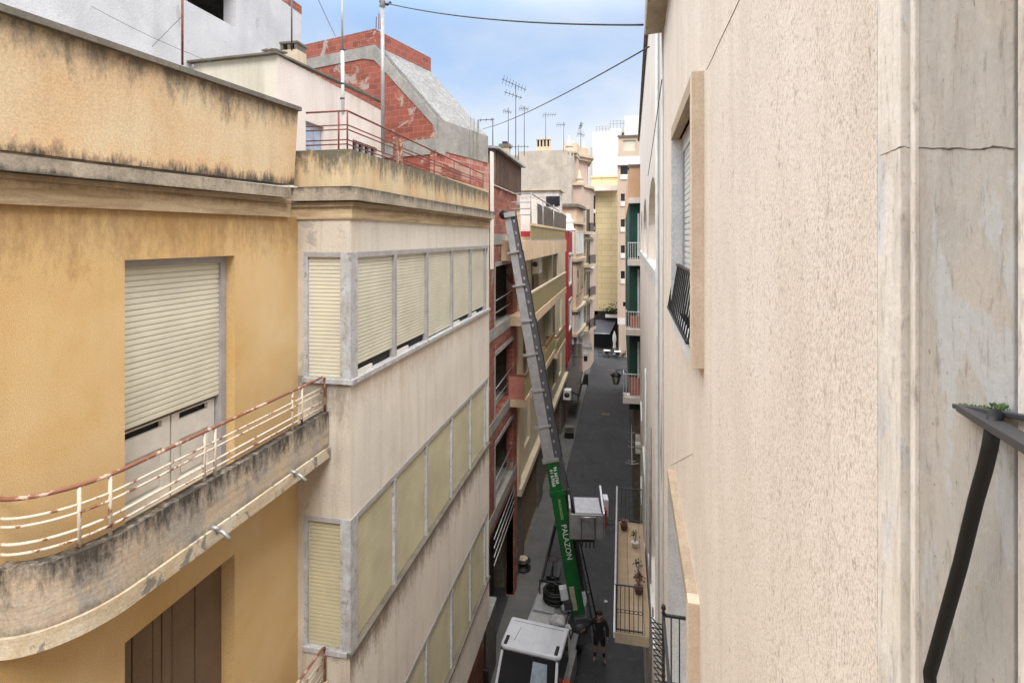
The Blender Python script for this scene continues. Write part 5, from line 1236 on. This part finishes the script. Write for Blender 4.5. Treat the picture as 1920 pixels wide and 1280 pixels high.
L('cab_back', MB().box(-wd+.01, wd-.01, -.48, -.4, 1.46, 2.3), M['truckwhite'])
L('bumper', MB().box(-wd, wd, 1.52, 1.68, .45, .88), M['deckgrey'], bevel=.04)
ws = MB(); ws.add([(-wd+.08, 1.47, 1.46), (wd-.08, 1.47, 1.46), (wd-.14, .94, 2.3), (-wd+.14, .94, 2.3), (-wd+.08, 1.44, 1.46), (wd-.08, 1.44, 1.46), (wd-.14, .91, 2.3), (-wd+.14, .91, 2.3)], [(0, 1, 2, 3), (7, 6, 5, 4), (0, 4, 5, 1), (1, 5, 6, 2), (2, 6, 7, 3), (3, 7, 4, 0)])
L('windscreen', ws, M['glass_dark'])
for s_ in (-1, 1):
    L('windscreen_pillar', MB().bar((s_*(wd-.05), 1.5, 1.45), (s_*(wd-.1), .93, 2.3), .07, .05), M['truckwhite'])
    L('side_window', MB().add([(s_*wd*.995, -.3, 1.46), (s_*wd*.995, 1.35, 1.46), (s_*wd*.97, .85, 2.27), (s_*wd*.97, -.3, 2.27), (s_*(wd*.97), -.3, 1.46), (s_*wd*.97, 1.35, 1.46), (s_*wd*.95, .85, 2.27), (s_*wd*.95, -.3, 2.27)], [(0, 1, 2, 3), (7, 6, 5, 4), (0, 4, 5, 1), (1, 5, 6, 2), (2, 6, 7, 3), (3, 7, 4, 0)]), M['glass_dark'])
    L('roof_vent', MB().box(s_*(wd-.16)-.05, s_*(wd-.16)+.05, .5, .85, 2.421, 2.45), M['rubber'], bevel=.01)
    mi = L('mirror', MB().box(s_*(wd+.22)-.09, s_*(wd+.22)+.09, 1.45, 1.52, 1.6, 2.05), M['rubber'], bevel=.03)
    L('mirror_arm', MB().tube([(s_*wd, 1.3, 2.1), (s_*(wd+.2), 1.45, 2.1), (s_*(wd+.22), 1.48, 2.0)], .015, 6), M['black'], par=mi)
    L('headlight', MB().box(s_*(wd-.3)-.15, s_*(wd-.3)+.15, 1.56, 1.69, .95, 1.12), plain('clear_lamp_glass', (.6, .62, .65), .15))
    for y in (1.0, -2.6):
        wlo = L('wheel', MB().lathe((s_*(wd-.12), y, .36), [(.2, -.13), (.35, -.12), (.37, -.06), (.37, .06), (.35, .12), (.2, .13)], 20, 'x'), M['rubber'])
        L('rim', MB().lathe((s_*(wd-.12), y, .36), [(.19, -.132), (.19, .132)], 14, 'x'), M['galv'], par=wlo)
L('wiper_seam', MB().bar((-.5+1.0, .05, 2.422), (.55, .62, 2.424), .012, .006), M['rubber'])
# dashboard papers behind the glass are seen as pale sheets: lie on the dash top
L('dashboard', MB().box(-.85, .85, 1.1, 1.42, 1.3, 1.47), M['rubber'])
pps = MB(); pps.hexa([(-.1, 1.485, 1.5), (.15, 1.485, 1.5), (.15, 1.4, 1.63), (-.1, 1.4, 1.63), (-.1, 1.495, 1.505), (.15, 1.495, 1.505), (.15, 1.41, 1.635), (-.1, 1.41, 1.635)]); L('paper_sheet', pps, M['truckwhite'])
L('paper_sheet', MB().hexa([(.5, 1.485, 1.5), (.72, 1.485, 1.5), (.72, 1.42, 1.6), (.5, 1.42, 1.6), (.5, 1.495, 1.505), (.72, 1.495, 1.505), (.72, 1.43, 1.605), (.5, 1.43, 1.605)]), M['truckwhite'])
L('painted_reflection', MB().add([(-.10, 1.405, 1.58), (-.62, 1.405, 1.58), (-.55, 1.0, 2.22), (-.13, 1.0, 2.22)], [(0, 1, 2, 3)]), plain('pale_blue_reflection_paint', (.30, .36, .42), .3))  # pale quad over the windscreen; a sky reflection put into its colour
for s_ in (-1, 1): L('wiper', MB().tube([(s_*.2, 1.49, 1.5), (s_*.55, 1.36, 1.72)], .012, 5), M['black'])
L('cab_seam', MB().box(-wd+.12, wd-.12, -.18, -.165, 2.421, 2.428), M['deckgrey'])
for k in range(3): L('roof_rib', MB().box(-.5+.45*k, -.47+.45*k, -.1, .6, 2.419, 2.432), M['truckwhite'])
for k, (xa_, ya_, yb_) in enumerate(((-.5, -1.0, -3.3), (-.62, -.9, -3.0), (-.3, -1.4, -3.6))): L('hydraulic_hose', MB().tube([(xa_, ya_, 1.02), (xa_+.08, (ya_+yb_)/2-.3, 1.05), (xa_-.1, (ya_+yb_)/2+.2, 1.04), (xa_-.15, yb_, 1.1)], .022, 6), M['rubber'])
L('mudguard', MB().box(-wd-.02, -wd+.22, -3.1, -2.1, .8, .86), M['rubber'], bevel=.02)
L('rear_lamp', MB().box(-wd+.02, -wd+.2, -4.44, -4.4, .88, .97), M['orange'])
# deck
L('chassis', MB().box(-.42, .42, -4.3, 1.0, .5, .8), M['black'])
L('deck', MB().box(-wd, wd, -4.4, -.55, .86, 1.0), M['deckgrey'], bevel=.01)
L('deck_plate', MB().box(-.1, .9, -2.6, -1.15, 1.001, 1.06), plain('pale_deck_plate', (.34, .34, .33), .6, var=.06), bevel=.01)
L('deck_plate', MB().box(.1, .85, -3.6, -2.75, 1.001, 1.05), plain('pale_deck_plate_two', (.3, .3, .3), .6, var=.06), bevel=.01)
fr_ = MB()
for x in (-.35, .35): fr_.box(x-.03, x+.03, -.9, -.8, 1.0, 1.75)
fr_.box(-.35, .35, -.88, -.82, 1.6, 1.68); fr_.box(-.35, .35, -.88, -.82, 1.2, 1.26); L('headboard_rack', fr_, M['black'])
L('rear_rail', MB().tube([(.85, -3.75, 1.0), (.85, -3.75, 1.5), (.25, -3.75, 1.5), (.25, -3.75, 1.0)], .03, 6), M['black'])
L('toolbox', MB().box(-wd-.1, -wd+.25, -1.2, .9, .5, 1.15), M['deckgrey'], bevel=.02)
L('warning_lamp', MB().box(-wd-.18, -wd+.12, .35, .6, 1.16, 1.4), M['orange'], bevel=.02)
L('support_leg', MB().tube([(-wd-.1, 1.1, .0), (-wd-.1, 1.1, .9)], .05, 8), M['galv'])
L('step', MB().box(-wd-.3, -wd+.1, .9, 1.3, .4, .5), M['black'])
# hose reel on the deck
rc = atZ(1041, 1113, 1.25); rr_ = thing('hose_reel', 'black coiled hose in a round ring on the truck deck with green inside', 'hose', tuple(rc))
m = MB()
for k in range(9):
    r_ = .40+.035*math.sin(k*2.1); m.tube([(r_*math.cos(a*math.pi/12), r_*math.sin(a*math.pi/12), -.2+.05*k) for a in range(25)], .035, 6)
m.build('coil', M['rubber'], rr_, local=True)
MB().lathe((0, 0, -.22), [(.36, 0), (.36, .02), (.1, .03)], 16).build('base', plain('dark_green_cloth', (.01, .05, .03), .7), rr_, local=True)
MB().tube([(-.38, 0, .2), (0, .1, .32), (.38, 0, .2)], .02, 6).build('handle', M['black'], rr_, local=True)
# bags
def sack(px, py, z, r_, lab, mat, nm='plastic_sack'):
    c = atZ(px, py, z+r_*.5); m = MB(); n = 14; k = 8; vs = []; fs = []
    for i in range(k+1):
        ph_ = math.pi*i/k-math.pi/2
        for j in range(n):
            a = 2*math.pi*j/n; q_ = r_*(1+.18*math.sin(3*a+i)+random.uniform(-.07, .07)); vs.append((q_*math.cos(a)*math.cos(ph_), q_*.85*math.sin(a)*math.cos(ph_), q_*.6*math.sin(ph_)))
    fs = [(i*n+j, i*n+(j+1) % n, (i+1)*n+(j+1) % n, (i+1)*n+j) for i in range(k) for j in range(n)]
    m.add([(c.x+a, c.y+b, c.z+d) for a, b, d in vs], fs, True)
    o = m.build(nm, mat, None); me = o.data; cc_ = Vector((c.x, c.y, z)); me.transform(Matrix.Translation(-cc_)); o.location = cc_
    o['label'] = lab; o['category'] = 'sack'; return o
sack(1047, 1163, 1.0, .28, 'crumpled clear plastic sack lying on the deck behind the cab', M['plasticbag'])
sack(1063, 1140, 1.0, .2, 'white and blue sack leaning at the foot of the green boom', M['truckwhite'])
sack(1067, 1175, 1.0, .13, 'small white rag on the tool box beside the cab', M['truckwhite'], 'white_rag')
# pallet truck with loop handle
pj = atZ(1036, 1088, .1); P_ = thing('pallet_truck', 'dark pallet truck with a loop handle standing behind the lift truck', 'pallet truck', tuple(pj))
tp = atD(1037, 1052, (pj-O).dot(Vector((-math.sin(TH), math.cos(TH), 0)))+.1)
hd = tp-pj
MB().tube([(0, 0, .2), tuple(hd)], .03, 6).build('drawbar', M['black'], P_, local=True)
MB().tube([(hd.x+.2*math.sin(a*math.pi/8), hd.y, hd.z+.13-.13*math.cos(a*math.pi/8)) for a in range(17)], .022, 6).build('loop_handle', plain('dull_red_paint', (.12, .03, .03), .6), P_, local=True)
for x in (-.2, .2): MB().box(x-.07, x+.07, .1, 1.2, .05, .12).build('fork', M['black'], P_, local=True)
MB().lathe((0, 0, .1), [(.09, -.12), (.09, .12)], 12, 'x').build('wheel', M['rubber'], P_, local=True)
# long black pole leaning behind the truck
e0_ = atZ(1014, 1102, .6); e1_ = atD(1042, 985, 19.6)
lp = thing('leaning_pole', 'long black pole with a thick upper end leaning between the truck and the green boom', 'pole', tuple(e0_))
MB().tube([e0_, e0_+(e1_-e0_)*.55], .022, 8).build('thin_section', M['black'], lp)
MB().tube([e0_+(e1_-e0_)*.55, e1_], .05, 8).build('thick_section', M['black'], lp)

# ================================================================== FURNITURE LIFT (telescopic ladder boom)
B0 = Vector((-1.45, 18.7, 1.5)); q_ = atX(957, 404, -3.85); T1 = Vector((-3.85, q_.y, q_.z))
B0 = atD(1086, 1142, 18.64); 
ax = (T1-B0).normalized(); LT = (T1-B0).length
tocam = (O-(B0+T1)/2); n_ = (tocam-ax*tocam.dot(ax)).normalized(); s_v = n_.cross(ax).normalized()   # right in the picture
if s_v.dot(Vector((math.cos(TH), math.sin(TH), 0))) < 0: s_v = -s_v
BO = thing('furniture_lift', 'telescopic furniture lift, green lower boom and grey upper sections, leaning against the brick facade', 'lift', tuple(B0))
def bx3(t0, t1, s0, s1, n0, n1, s0b=None, s1b=None, n0b=None, n1b=None):
    s0b = s0 if s0b is None else s0b; s1b = s1 if s1b is None else s1b; n0b = n0 if n0b is None else n0b; n1b = n1 if n1b is None else n1b
    P = lambda t, s, n: B0+ax*t+s_v*s+n_*n
    return MB().hexa([P(t0, s0, n0), P(t0, s1, n0), P(t0, s1, n1), P(t0, s0, n1), P(t1, s0b, n0b), P(t1, s1b, n0b), P(t1, s1b, n1b), P(t1, s0b, n1b)])
def tpix(py):                                        # distance along the boom at photo row py
    lo, hi = 0.0, LT
    for _ in range(40):
        mid = (lo+hi)/2; P = B0+ax*mid-O; dep = P.dot(Vector((-math.sin(TH), math.cos(TH), 0))); v = 448-1000*P.z/dep
        if v > py: lo = mid
        else: hi = mid
    return lo
tg2, tg1 = tpix(861), tpix(920)
def P3(t, s, n): return B0+ax*t+s_v*s+n_*n
bx3(-.1, tg1, -.29, .19, -.12, .12).build('green_boom', M['greenpaint'], BO, bevel=.02)
bx3(tg1, tg2, -.28, .14, -.11, .11).build('green_boom', M['greenpaint'], BO, bevel=.02)
bx3(tg1, tg2, .142, .34, -.1, .03).build('guide_rail', M['boomdark'], BO)
bx3(.6, tg1, .192, .30, -.1, .02, .192, .38).build('guide_rail', M['boomdark'], BO)
for k in range(5): bx3(.7, tg1, .20+.02*k, .212+.02*k, .03+.008*(k % 2), .05+.008*(k % 2)).build('hydraulic_hose', M['rubber'], BO)
bx3(tg1-.12, tg1+.06, -.33, .24, -.14, .14).build('green_collar', M['greenpaint'], BO, bevel=.01)
bx3(tg2-.05, tg2+.05, -.38, .20, -.13, .13).build('collar', M['galv'], BO)
# grey sections, each narrower
cols = [797, 730, 662, 600, 533, 471, 404]
prev = tg2+.05; wl_, wr_ = .26, .28
for i, cpy in enumerate(cols):
    te = tpix(cpy); k = i/6
    lw = -.33+.10*k; mid = .05-.05*k; rw_ = .32-.13*k
    bx3(prev, te, lw, mid, -.09, .09-.01*i).build('boom_section', M['boomgrey'], BO, bevel=.01)
    rl_ = bx3(prev, te, mid+.002, rw_, -.1, .03-.004*i).build('guide_rail', M['boomdark'], BO)
    m = MB(); nn = max(3, int((te-prev)/.33))
    for j in range(nn):
        t = prev+(te-prev)*(j+.5)/nn; 
        m.add([P3(t-.05, mid+.06, .035), P3(t-.05, mid+.12, .035), P3(t+.05, mid+.12, .035), P3(t+.05, mid+.06, .035)], [(0, 1, 2, 3)])
    m.build('roller', M['galv'], rl_)
    if i < 6: bx3(te-.04, te+.02, lw-.10, mid+.08, -.1, .12).build('collar', M['galv'], BO)
    bx3(prev, te, rw_, rw_+.03, -.12, .05).build('rail_edge', M['black'], BO)
    prev = te
# lower ladder rail beside the green boom
bx3(-1.0, tg2, .34, .42, -.2, -.1, .26, .34).build('guide_rail', M['boomdark'], BO)
bx3(-1.0, tg2, .54, .60, -.2, -.1, .30, .34).build('guide_rail', M['black'], BO)
for k in range(22):
    t = -.9+k*.42
    if t < tg2: bx3(t, t+.04, .36, .56-.01*k, -.18, -.14).build('rung', M['boomdark'], BO)
# tip head with wheel
MB().lathe(tuple(T1+s_v*-.12+ax*.05-Vector((.1, 0, 0))), [(.05, -.06), (.15, -.06), (.17, -.03), (.17, .03), (.15, .06), (.05, .06)], 18, 'y').build('tip_wheel', M['rubber'], BO)
MB().lathe(tuple(T1+s_v*-.12+ax*.05-Vector((.1, 0.005, 0))), [(.06, -.065), (.06, .065)], 12, 'y').build('wheel_hub', plain('dark_red_hub', (.1, .02, .02), .5), BO)
bx3(LT-.05, LT+.12, -.22, .17, -.1, .12).build('tip_head', M['boomgrey'], BO)
# turret
bx3(-1.0, -.1, -.25, .25, -.3, .3).build('turret', M['boomdark'], BO, bevel=.03)
MB().lathe((B0.x, B0.y, 1.0), [(.4, 0), (.4, .12), (.3, .3)], 16).build('slewing_ring', M['darkgreymetal'], BO)
bx3(.55, .95, -.56, -.30, .0, .25).build('control_box', M['truckwhite'], BO, bevel=.02)
bx3(.2, .5, -.50, -.2, .1, .26).build('hydraulic_block', M['darkgreymetal'], BO, bevel=.02)
bx3(.1, .9, -.22, -.05, .121, .16).build('warning_label', plain('cream_label', (.4, .38, .25), .6), BO)
# lettering
def tmat(py, s_): 
    t = tpix(py); o = P3(t, s_, .123); m = Matrix.Identity(4)
    X, Y, Z = -ax, s_v, n_
    for i in range(3): m[i][0], m[i][1], m[i][2], m[i][3] = X[i], Y[i], Z[i], o[i]
    return m
textmesh('lettering', 'PALAZON', .27, tmat(1012, -.03), M['whitetext'], BO)
textmesh('lettering', 'MUDANZAS', .13, tmat(951, -.04), M['palegreen'], BO)
textmesh('lettering', '96 66768', .16, tmat(888, .01), M['whitetext'], BO)
textmesh('lettering', '61 67668', .16, tmat(892, -.13), M['whitetext'], BO)
# carriage platform box
PC = atD(1101, 958, 17.9)
cx_ = thing('lift_platform', 'open grey metal platform box with a pale scuffed tray on the lift carriage', 'platform', tuple(PC), R(8))
m = MB()
fl_ = MB().box(-.42, .42, -.5, .55, .16, .2).build('tray', M['tray'], cx_, local=True)
MB().box(-.62, .5, -.6, -.52, -.62, .18).build('front_panel', M['deckgrey'], cx_, local=True, bevel=.01)
MB().panel(FY(-.53), -.2, .18, -.5, .08, .01).build('front_recess', M['boomgrey'], cx_, local=True) if False else MB().box(-.22, .16, -.63, -.605, -.5, .05).build('front_recess', plain('mid_grey_panel', (.2, .2, .2), .5), cx_, local=True, bevel=.005)
for x in (-.25, .19): MB().box(x, x+.03, -.65, -.605, -.6, .12).build('front_rib', M['boomdark'], cx_, local=True)
MB().tube([(-.25, -.64, .14), (-.25, -.72, .16), (.2, -.72, .16), (.2, -.64, .14)], .03, 6).build('handle', M['galv'], cx_, local=True)
MB().hexa([(-.62, -.52, -.4), (-.56, -.52, -.4), (-.56, .45, -.3), (-.62, .45, -.3), (-.62, -.52, .3), (-.56, -.52, .3), (-.56, .45, .3), (-.62, .45, .3)]).build('side_panel', M['deckgrey'], cx_, local=True)
MB().hexa([(.46, -.6, -.6), (.52, -.6, -.6), (.52, .6, -.4), (.46, .6, -.4), (.46, -.6, .2), (.52, -.6, .2), (.52, .6, .55), (.46, .6, .55)]).build('side_panel', M['deckgrey'], cx_, local=True)
MB().bar((.49, -.6, .22), (.49, .62, .58), .06, .05).build('side_rail', M['truckwhite'], cx_, local=True)
MB().bar((-.6, -.5, .32), (-.6, .4, .32), .05, .04).build('side_rail', M['galv'], cx_, local=True)
MB().box(.56, .72, .1, .5, -.2, .35).build('flap', M['truckwhite'], cx_, local=True)
MB().box(.56, .64, -.1, .08, -.5, .1).build('flap', M['orange'], cx_, local=True)
MB().box(-.4, .2, -.5, .2, -.75, -.63).build('carriage', M['black'], cx_, local=True)
for k in range(5): MB().tube([(-.3+.12*k, -.5, -.65), (-.35+.13*k, -.58, -.9)], .02, 5).build('roller_arm', M['black'], cx_, local=True)
MB().tube([(.5, .3, -.5), (.8, .35, -.62), (1.3, .4, -.5)], .014, 5).build('cable', M['black'], cx_, local=True)

# ================================================================== PERSON
def skin_mesh(name, joints, edges, mat, parent, root=0, sub=2):
    keys = list(joints); idx = {k: i for i, k in enumerate(keys)}
    me = bpy.data.meshes.new(name); me.from_pydata([joints[k][0] for k in keys], [(idx[a], idx[b]) for a, b in edges], []); me.update()
    o = bpy.data.objects.new(name, me); COL.objects.link(o)
    sk = o.modifiers.new('skin', 'SKIN'); sk.use_smooth_shade = True
    for i, k in enumerate(keys):
        r_ = joints[k][1]; me.skin_vertices[0].data[i].radius = (r_, r_) if isinstance(r_, (int, float)) else r_
        me.skin_vertices[0].data[i].use_root = (i == root)
    ss_ = o.modifiers.new('sub', 'SUBSURF'); ss_.levels = sub; ss_.render_levels = sub
    dg = bpy.context.evaluated_depsgraph_get(); dg.update(); m2 = bpy.data.meshes.new_from_object(o.evaluated_get(dg))
    bpy.data.objects.remove(o); m2.materials.clear(); m2.materials.append(mat)
    n = bpy.data.objects.new(name, m2); COL.objects.link(n); n.parent = parent; return n
p = atZ(1124, 1238, 0)
PE = thing('person', 'person in black hooded top and shorts standing beside the lift truck', 'person', (p.x, p.y, 0))
J = {'pelvis': ((0, 0, .94), .115), 'waist': ((0, -.01, 1.1), .105), 'chest': ((0, -.02, 1.3), (.15, .11)), 'neck': ((0, -.04, 1.47), .055), 'jaw': ((0, -.075, 1.55), .068), 'head': ((0, -.07, 1.65), .088), 'crown': ((0, -.05, 1.71), .07), 'nose': ((0, -.175, 1.59), .014),
     'shL': ((-.18, -.02, 1.40), .062), 'elL': ((-.36, -.06, 1.22), .042), 'wrL': ((-.50, -.16, 1.13), .028), 'haL': ((-.56, -.20, 1.11), (.035, .018)),
     'shR': ((.18, -.02, 1.40), .062), 'elR': ((.27, .0, 1.14), .042), 'wrR': ((.27, -.10, .92), .028), 'haR': ((.27, -.12, .84), (.018, .035)),
     'hipL': ((-.10, 0, .88), .085), 'knL': ((-.14, -.03, .50), .058), 'anL': ((-.16, .02, .09), .038), 'toL': ((-.18, -.13, .035), .03),
     'hipR': ((.10, 0, .88), .085), 'knR': ((.13, -.04, .50), .058), 'anR': ((.15, .03, .09), .038), 'toR': ((.20, -.12, .035), .03)}
Eg = [('pelvis', 'waist'), ('waist', 'chest'), ('chest', 'neck'), ('neck', 'jaw'), ('jaw', 'head'), ('head', 'crown'), ('jaw', 'nose'),
      ('chest', 'shL'), ('shL', 'elL'), ('elL', 'wrL'), ('wrL', 'haL'), ('chest', 'shR'), ('shR', 'elR'), ('elR', 'wrR'), ('wrR', 'haR'),
      ('pelvis', 'hipL'), ('hipL', 'knL'), ('knL', 'anL'), ('anL', 'toL'), ('pelvis', 'hipR'), ('hipR', 'knR'), ('knR', 'anR'), ('anR', 'toR')]
for sd_, hp, dx, dy in (('L', Vector((-.56, -.20, 1.11)), Vector((-.7, -.6, -.35)).normalized(), Vector((-.2, .1, .97))), ('R', Vector((.27, -.12, .84)), Vector((0, -.15, -1)).normalized(), Vector((0, 1, -.1)))):
    for i in range(4):
        b_ = hp+dx*.035+dy*(.024-.016*i); J[f'f{i}{sd_}'] = (tuple(b_), .0085); ln = (.04, .046, .042, .034)[i]
        t1_ = b_+dx*ln; t2_ = t1_+(dx*.6+Vector((0.3 if sd_ == 'L' else -.5, -.3, -.3))).normalized()*ln*.8
        J[f'g{i}{sd_}'] = (tuple(t1_), .008); J[f'h{i}{sd_}'] = (tuple(t2_), .007)
        Eg += [('ha'+sd_, f'f{i}{sd_}'), (f'f{i}{sd_}', f'g{i}{sd_}'), (f'g{i}{sd_}', f'h{i}{sd_}')]
    tb_ = hp+dy*.035-dx*.01; J['t'+sd_] = (tuple(tb_), .010); J['u'+sd_] = (tuple(tb_+dx*.03+dy*.02), .009); Eg += [('ha'+sd_, 't'+sd_), ('t'+sd_, 'u'+sd_)]
skin_mesh('body', J, Eg, M['skin'], PE)
def up_(k, d): return (J[k][0], (J[k][1][0]+d, J[k][1][1]+d) if isinstance(J[k][1], tuple) else J[k][1]+d)
HJ = {'pelvis': up_('pelvis', .035), 'waist': up_('waist', .035), 'chest': up_('chest', .03), 'collar': ((0, -.02, 1.43), .085), 'hem': ((0, 0, .84), .155), 'shL': up_('shL', .022), 'elL': up_('elL', .022), 'wrL': up_('wrL', .018), 'shR': up_('shR', .022), 'elR': up_('elR', .022), 'wrR': up_('wrR', .018)}
skin_mesh('hooded_top', HJ, [('hem', 'pelvis'), ('pelvis', 'waist'), ('waist', 'chest'), ('chest', 'collar'), ('chest', 'shL'), ('shL', 'elL'), ('elL', 'wrL'), ('chest', 'shR'), ('shR', 'elR'), ('elR', 'wrR')], M['cloth'], PE)
SJ = {'pelvis': up_('pelvis', .03), 'hipL': up_('hipL', .028), 'knL': ((-.135, -.028, .52), .088), 'hipR': up_('hipR', .028), 'knR': ((.127, -.035, .52), .088)}
skin_mesh('shorts', SJ, [('pelvis', 'hipL'), ('hipL', 'knL'), ('pelvis', 'hipR'), ('hipR', 'knR')], M['cloth'], PE)
for sd_, s_ in (('L', -1), ('R', 1)):
    a_, t_ = J['an'+sd_][0], J['to'+sd_][0]
    kk_ = J['kn'+sd_][0]; skin_mesh('sock', {'a': ((a_[0], a_[1], a_[2]+.02), .048), 'b': ((a_[0]*.75+kk_[0]*.25, a_[1]*.75+kk_[1]*.25, .2), .052), 'c': ((a_[0]*.4+kk_[0]*.6, a_[1]*.4+kk_[1]*.6, .34), .064)}, [('a', 'b'), ('b', 'c')], M['cloth'], PE)
    skin_mesh('shoe', {'h': ((a_[0], a_[1]+.03, .05), .045), 'm': ((a_[0]+s_*.01, a_[1]-.06, .045), .045), 't': ((t_[0], t_[1]-.02, .035), .038)}, [('h', 'm'), ('m', 't')], M['shoe'], PE)
MB().lathe((0, -.045, 1.655), [(.098, -.02), (.104, .03), (.095, .07), (.06, .105), (.01, .118)], 14).build('hair', M['hair'], PE, local=True)

# ================================================================== masts, cables, antennas
def mast(px, ytop, ybot, dep, r_, lab, mat, nm='antenna_mast', cat='mast', bottom=None):
    a = atD(px, ybot, dep); b = atD(px, ytop, dep)
    o = MB().tube([(0, 0, (bottom if bottom is not None else a.z)-a.z), (b.x-a.x, b.y-a.y, b.z-a.z)], r_, 8).build(nm, mat, None)
    o.location = a; o['label'] = lab; o['category'] = cat; return o
pm = thing('roof_pole', 'thick grey metal pole beside the pinkish roof house, carrying a black cable', 'pole', tuple(atD(717, 270, 11.5)))
MB().tube([atD(718, 285, 11.5), atD(717, 8, 11.5)], .04, 10).build('shaft', M['pipegrey'], pm)
MB().tube([atD(712, 2, 11.5), atD(717, 5, 11.5), atD(726, 9, 11.5), atD(733, 4, 11.5)], .03, 6).build('insulator_hook', M['black'], pm)
MB().lathe(tuple(atD(717, 4, 11.5)), [(.03, -.12), (.07, -.1), (.05, 0), (.07, .02), (.03, .08)], 10).build('insulator', M['galv'], pm)
wm_ = thing('white_mast', 'slim whitish antenna mast in front of the red brick gable', 'mast', tuple(atD(643, 205, 9.6)))
MB().tube([atD(643, 215, 9.6), atD(642, 95, 9.6)], .03, 8).build('lower_tube', M['shutter_w'], wm_)
MB().tube([atD(642, 95, 9.6), atD(641, -30, 9.6)], .018, 8).build('upper_tube', M['pipegrey'], wm_)
for yy in (93, 157, 185): MB().lathe(tuple(atD(642, yy, 9.6)), [(.04, -.015), (.04, .015)], 10).build('clamp', M['darkgreymetal'], wm_)
mast(342, -30, 122, 8.0, .016, 'thin rusty mast at the left behind the stained parapet', M['rust'])
mast(547, -30, 95, 9.8, .014, 'thin dark mast by the small roof chimney', M['darkgreymetal'])
def cable(a, b, sag, r_, lab, mat=None, n=24):
    a = Vector(a); b = Vector(b); m = MB(); pts = [(b-a)*(i/n)+Vector((0, 0, -sag*4*(i/n)*(1-i/n))) for i in range(n+1)]
    o = m.tube(pts, r_, 6).build('cable', mat or M['black'], None); o.location = a; o['label'] = lab; o['category'] = 'cable'
cable(atD(727, 7, 11.5), atD(1206, 47, 6.8), .12, .013, 'black cable hanging across the sky from the grey roof pole to the right eaves')
cable(atD(905, 242, 24), atD(1217, 88, 7.5), .15, .012, 'thin cable rising across the sky to the corner of the right eaves', M['darkgreymetal'])
cable(atD(150, 0, 8), atD(400, 118, 8.2), .05, .004, 'thin wire crossing the whitewashed wall toward the rusty mast', M['darkgreymetal'])
cable(atD(342, 30, 8.0), atD(285, 88, 7.7), .0, .004, 'short stay wire left of the rusty mast', M['darkgreymetal'])
cable(atD(592, -10, 9.6), atD(629, 69, 13), .0, .006, 'guy wire in the sky left of the whitish mast', M['darkgreymetal'])
cable(atD(1241, 150, 6.6), atD(1215, 330, 11), .02, .006, 'slack wire on the white arched building', M['darkgreymetal'])
def antenna(px, ytop, ybot, dep, kind, lab, head=None, rs=1.0):
    a = atD(px, ybot, dep); b = atD(px, ytop, dep); t = thing('roof_antenna', lab, 'antenna', tuple(a), group='television antennas on the far roofs')
    MB().tube([a, b], .026*rs, 6).build('mast', M['darkgreymetal'], t)
    s = dep/1000.0; u = Vector((math.cos(TH), math.sin(TH), 0))
    for (dy_, x0, x1, tilt, els, el) in kind:
        c = b-Vector((0, 0, dy_*s)); p0 = c+u*x0*s+Vector((0, 0, -tilt*x0*s)); p1 = c+u*x1*s+Vector((0, 0, -tilt*x1*s))
        bo = MB().tube([p0, p1], .022*rs, 5).build('boom', M['darkgreymetal'], t)
        m = MB()
        for i in range(els):
            q_ = p0+(p1-p0)*(i+.5)/els; v = Vector((.35, -.5, .8)).normalized()*el*s*(1-.4*i/els); m.tube([q_-v, q_+v], .013*rs, 4)
        m.build('elements', M['darkgreymetal'], bo)
antenna(924, 222, 290, 27, [(2, -28, 3, -.06, 3, 4)], 'small antenna pointing left above the rusty shed')
antenna(953, 202, 268, 40, [(8, -10, 6, .2, 5, 5)], 'short antenna left of the tall double antenna')
antenna(967, 158, 300, 40, [(2, -26, 20, .45, 8, 9), (22, -22, 12, .35, 5, 6)], 'tallest antenna with two large slanted yagi heads', rs=1.2)
antenna(983, 200, 292, 41, [(4, -10, 8, .1, 6, 6)], 'leaning antenna right of the tallest one')
antenna(1023, 212, 266, 55, [(4, -6, 20, -.05, 6, 6)], 'antenna above the wide cream chimney')
antenna(1057, 228, 282, 55, [(6, -14, 3, .0, 5, 5)], 'antenna left of the stone pinnacles')
antenna(1089, 230, 302, 60, [(6, -3, 3, .0, 6, 8), (22, -7, 7, .3, 6, 7)], 'cluttered antenna rising between the stone pinnacles', rs=1.3)
antenna(972, 272, 300, 40, [(3, -14, 20, .0, 6, 4)], 'low antenna on the roof left of the chimney')

# loose debris on the terrace cornice joint
o = MB().lathe((0, 0, 0), [(.05, 0), (.06, .008), (.03, .016)], 9).build('plaster_chip', M['white'], None); o.location = atX(549, 352, -3.75); o['label'] = 'small white plaster flake lying on the cornice at the inner corner'; o['category'] = 'debris'
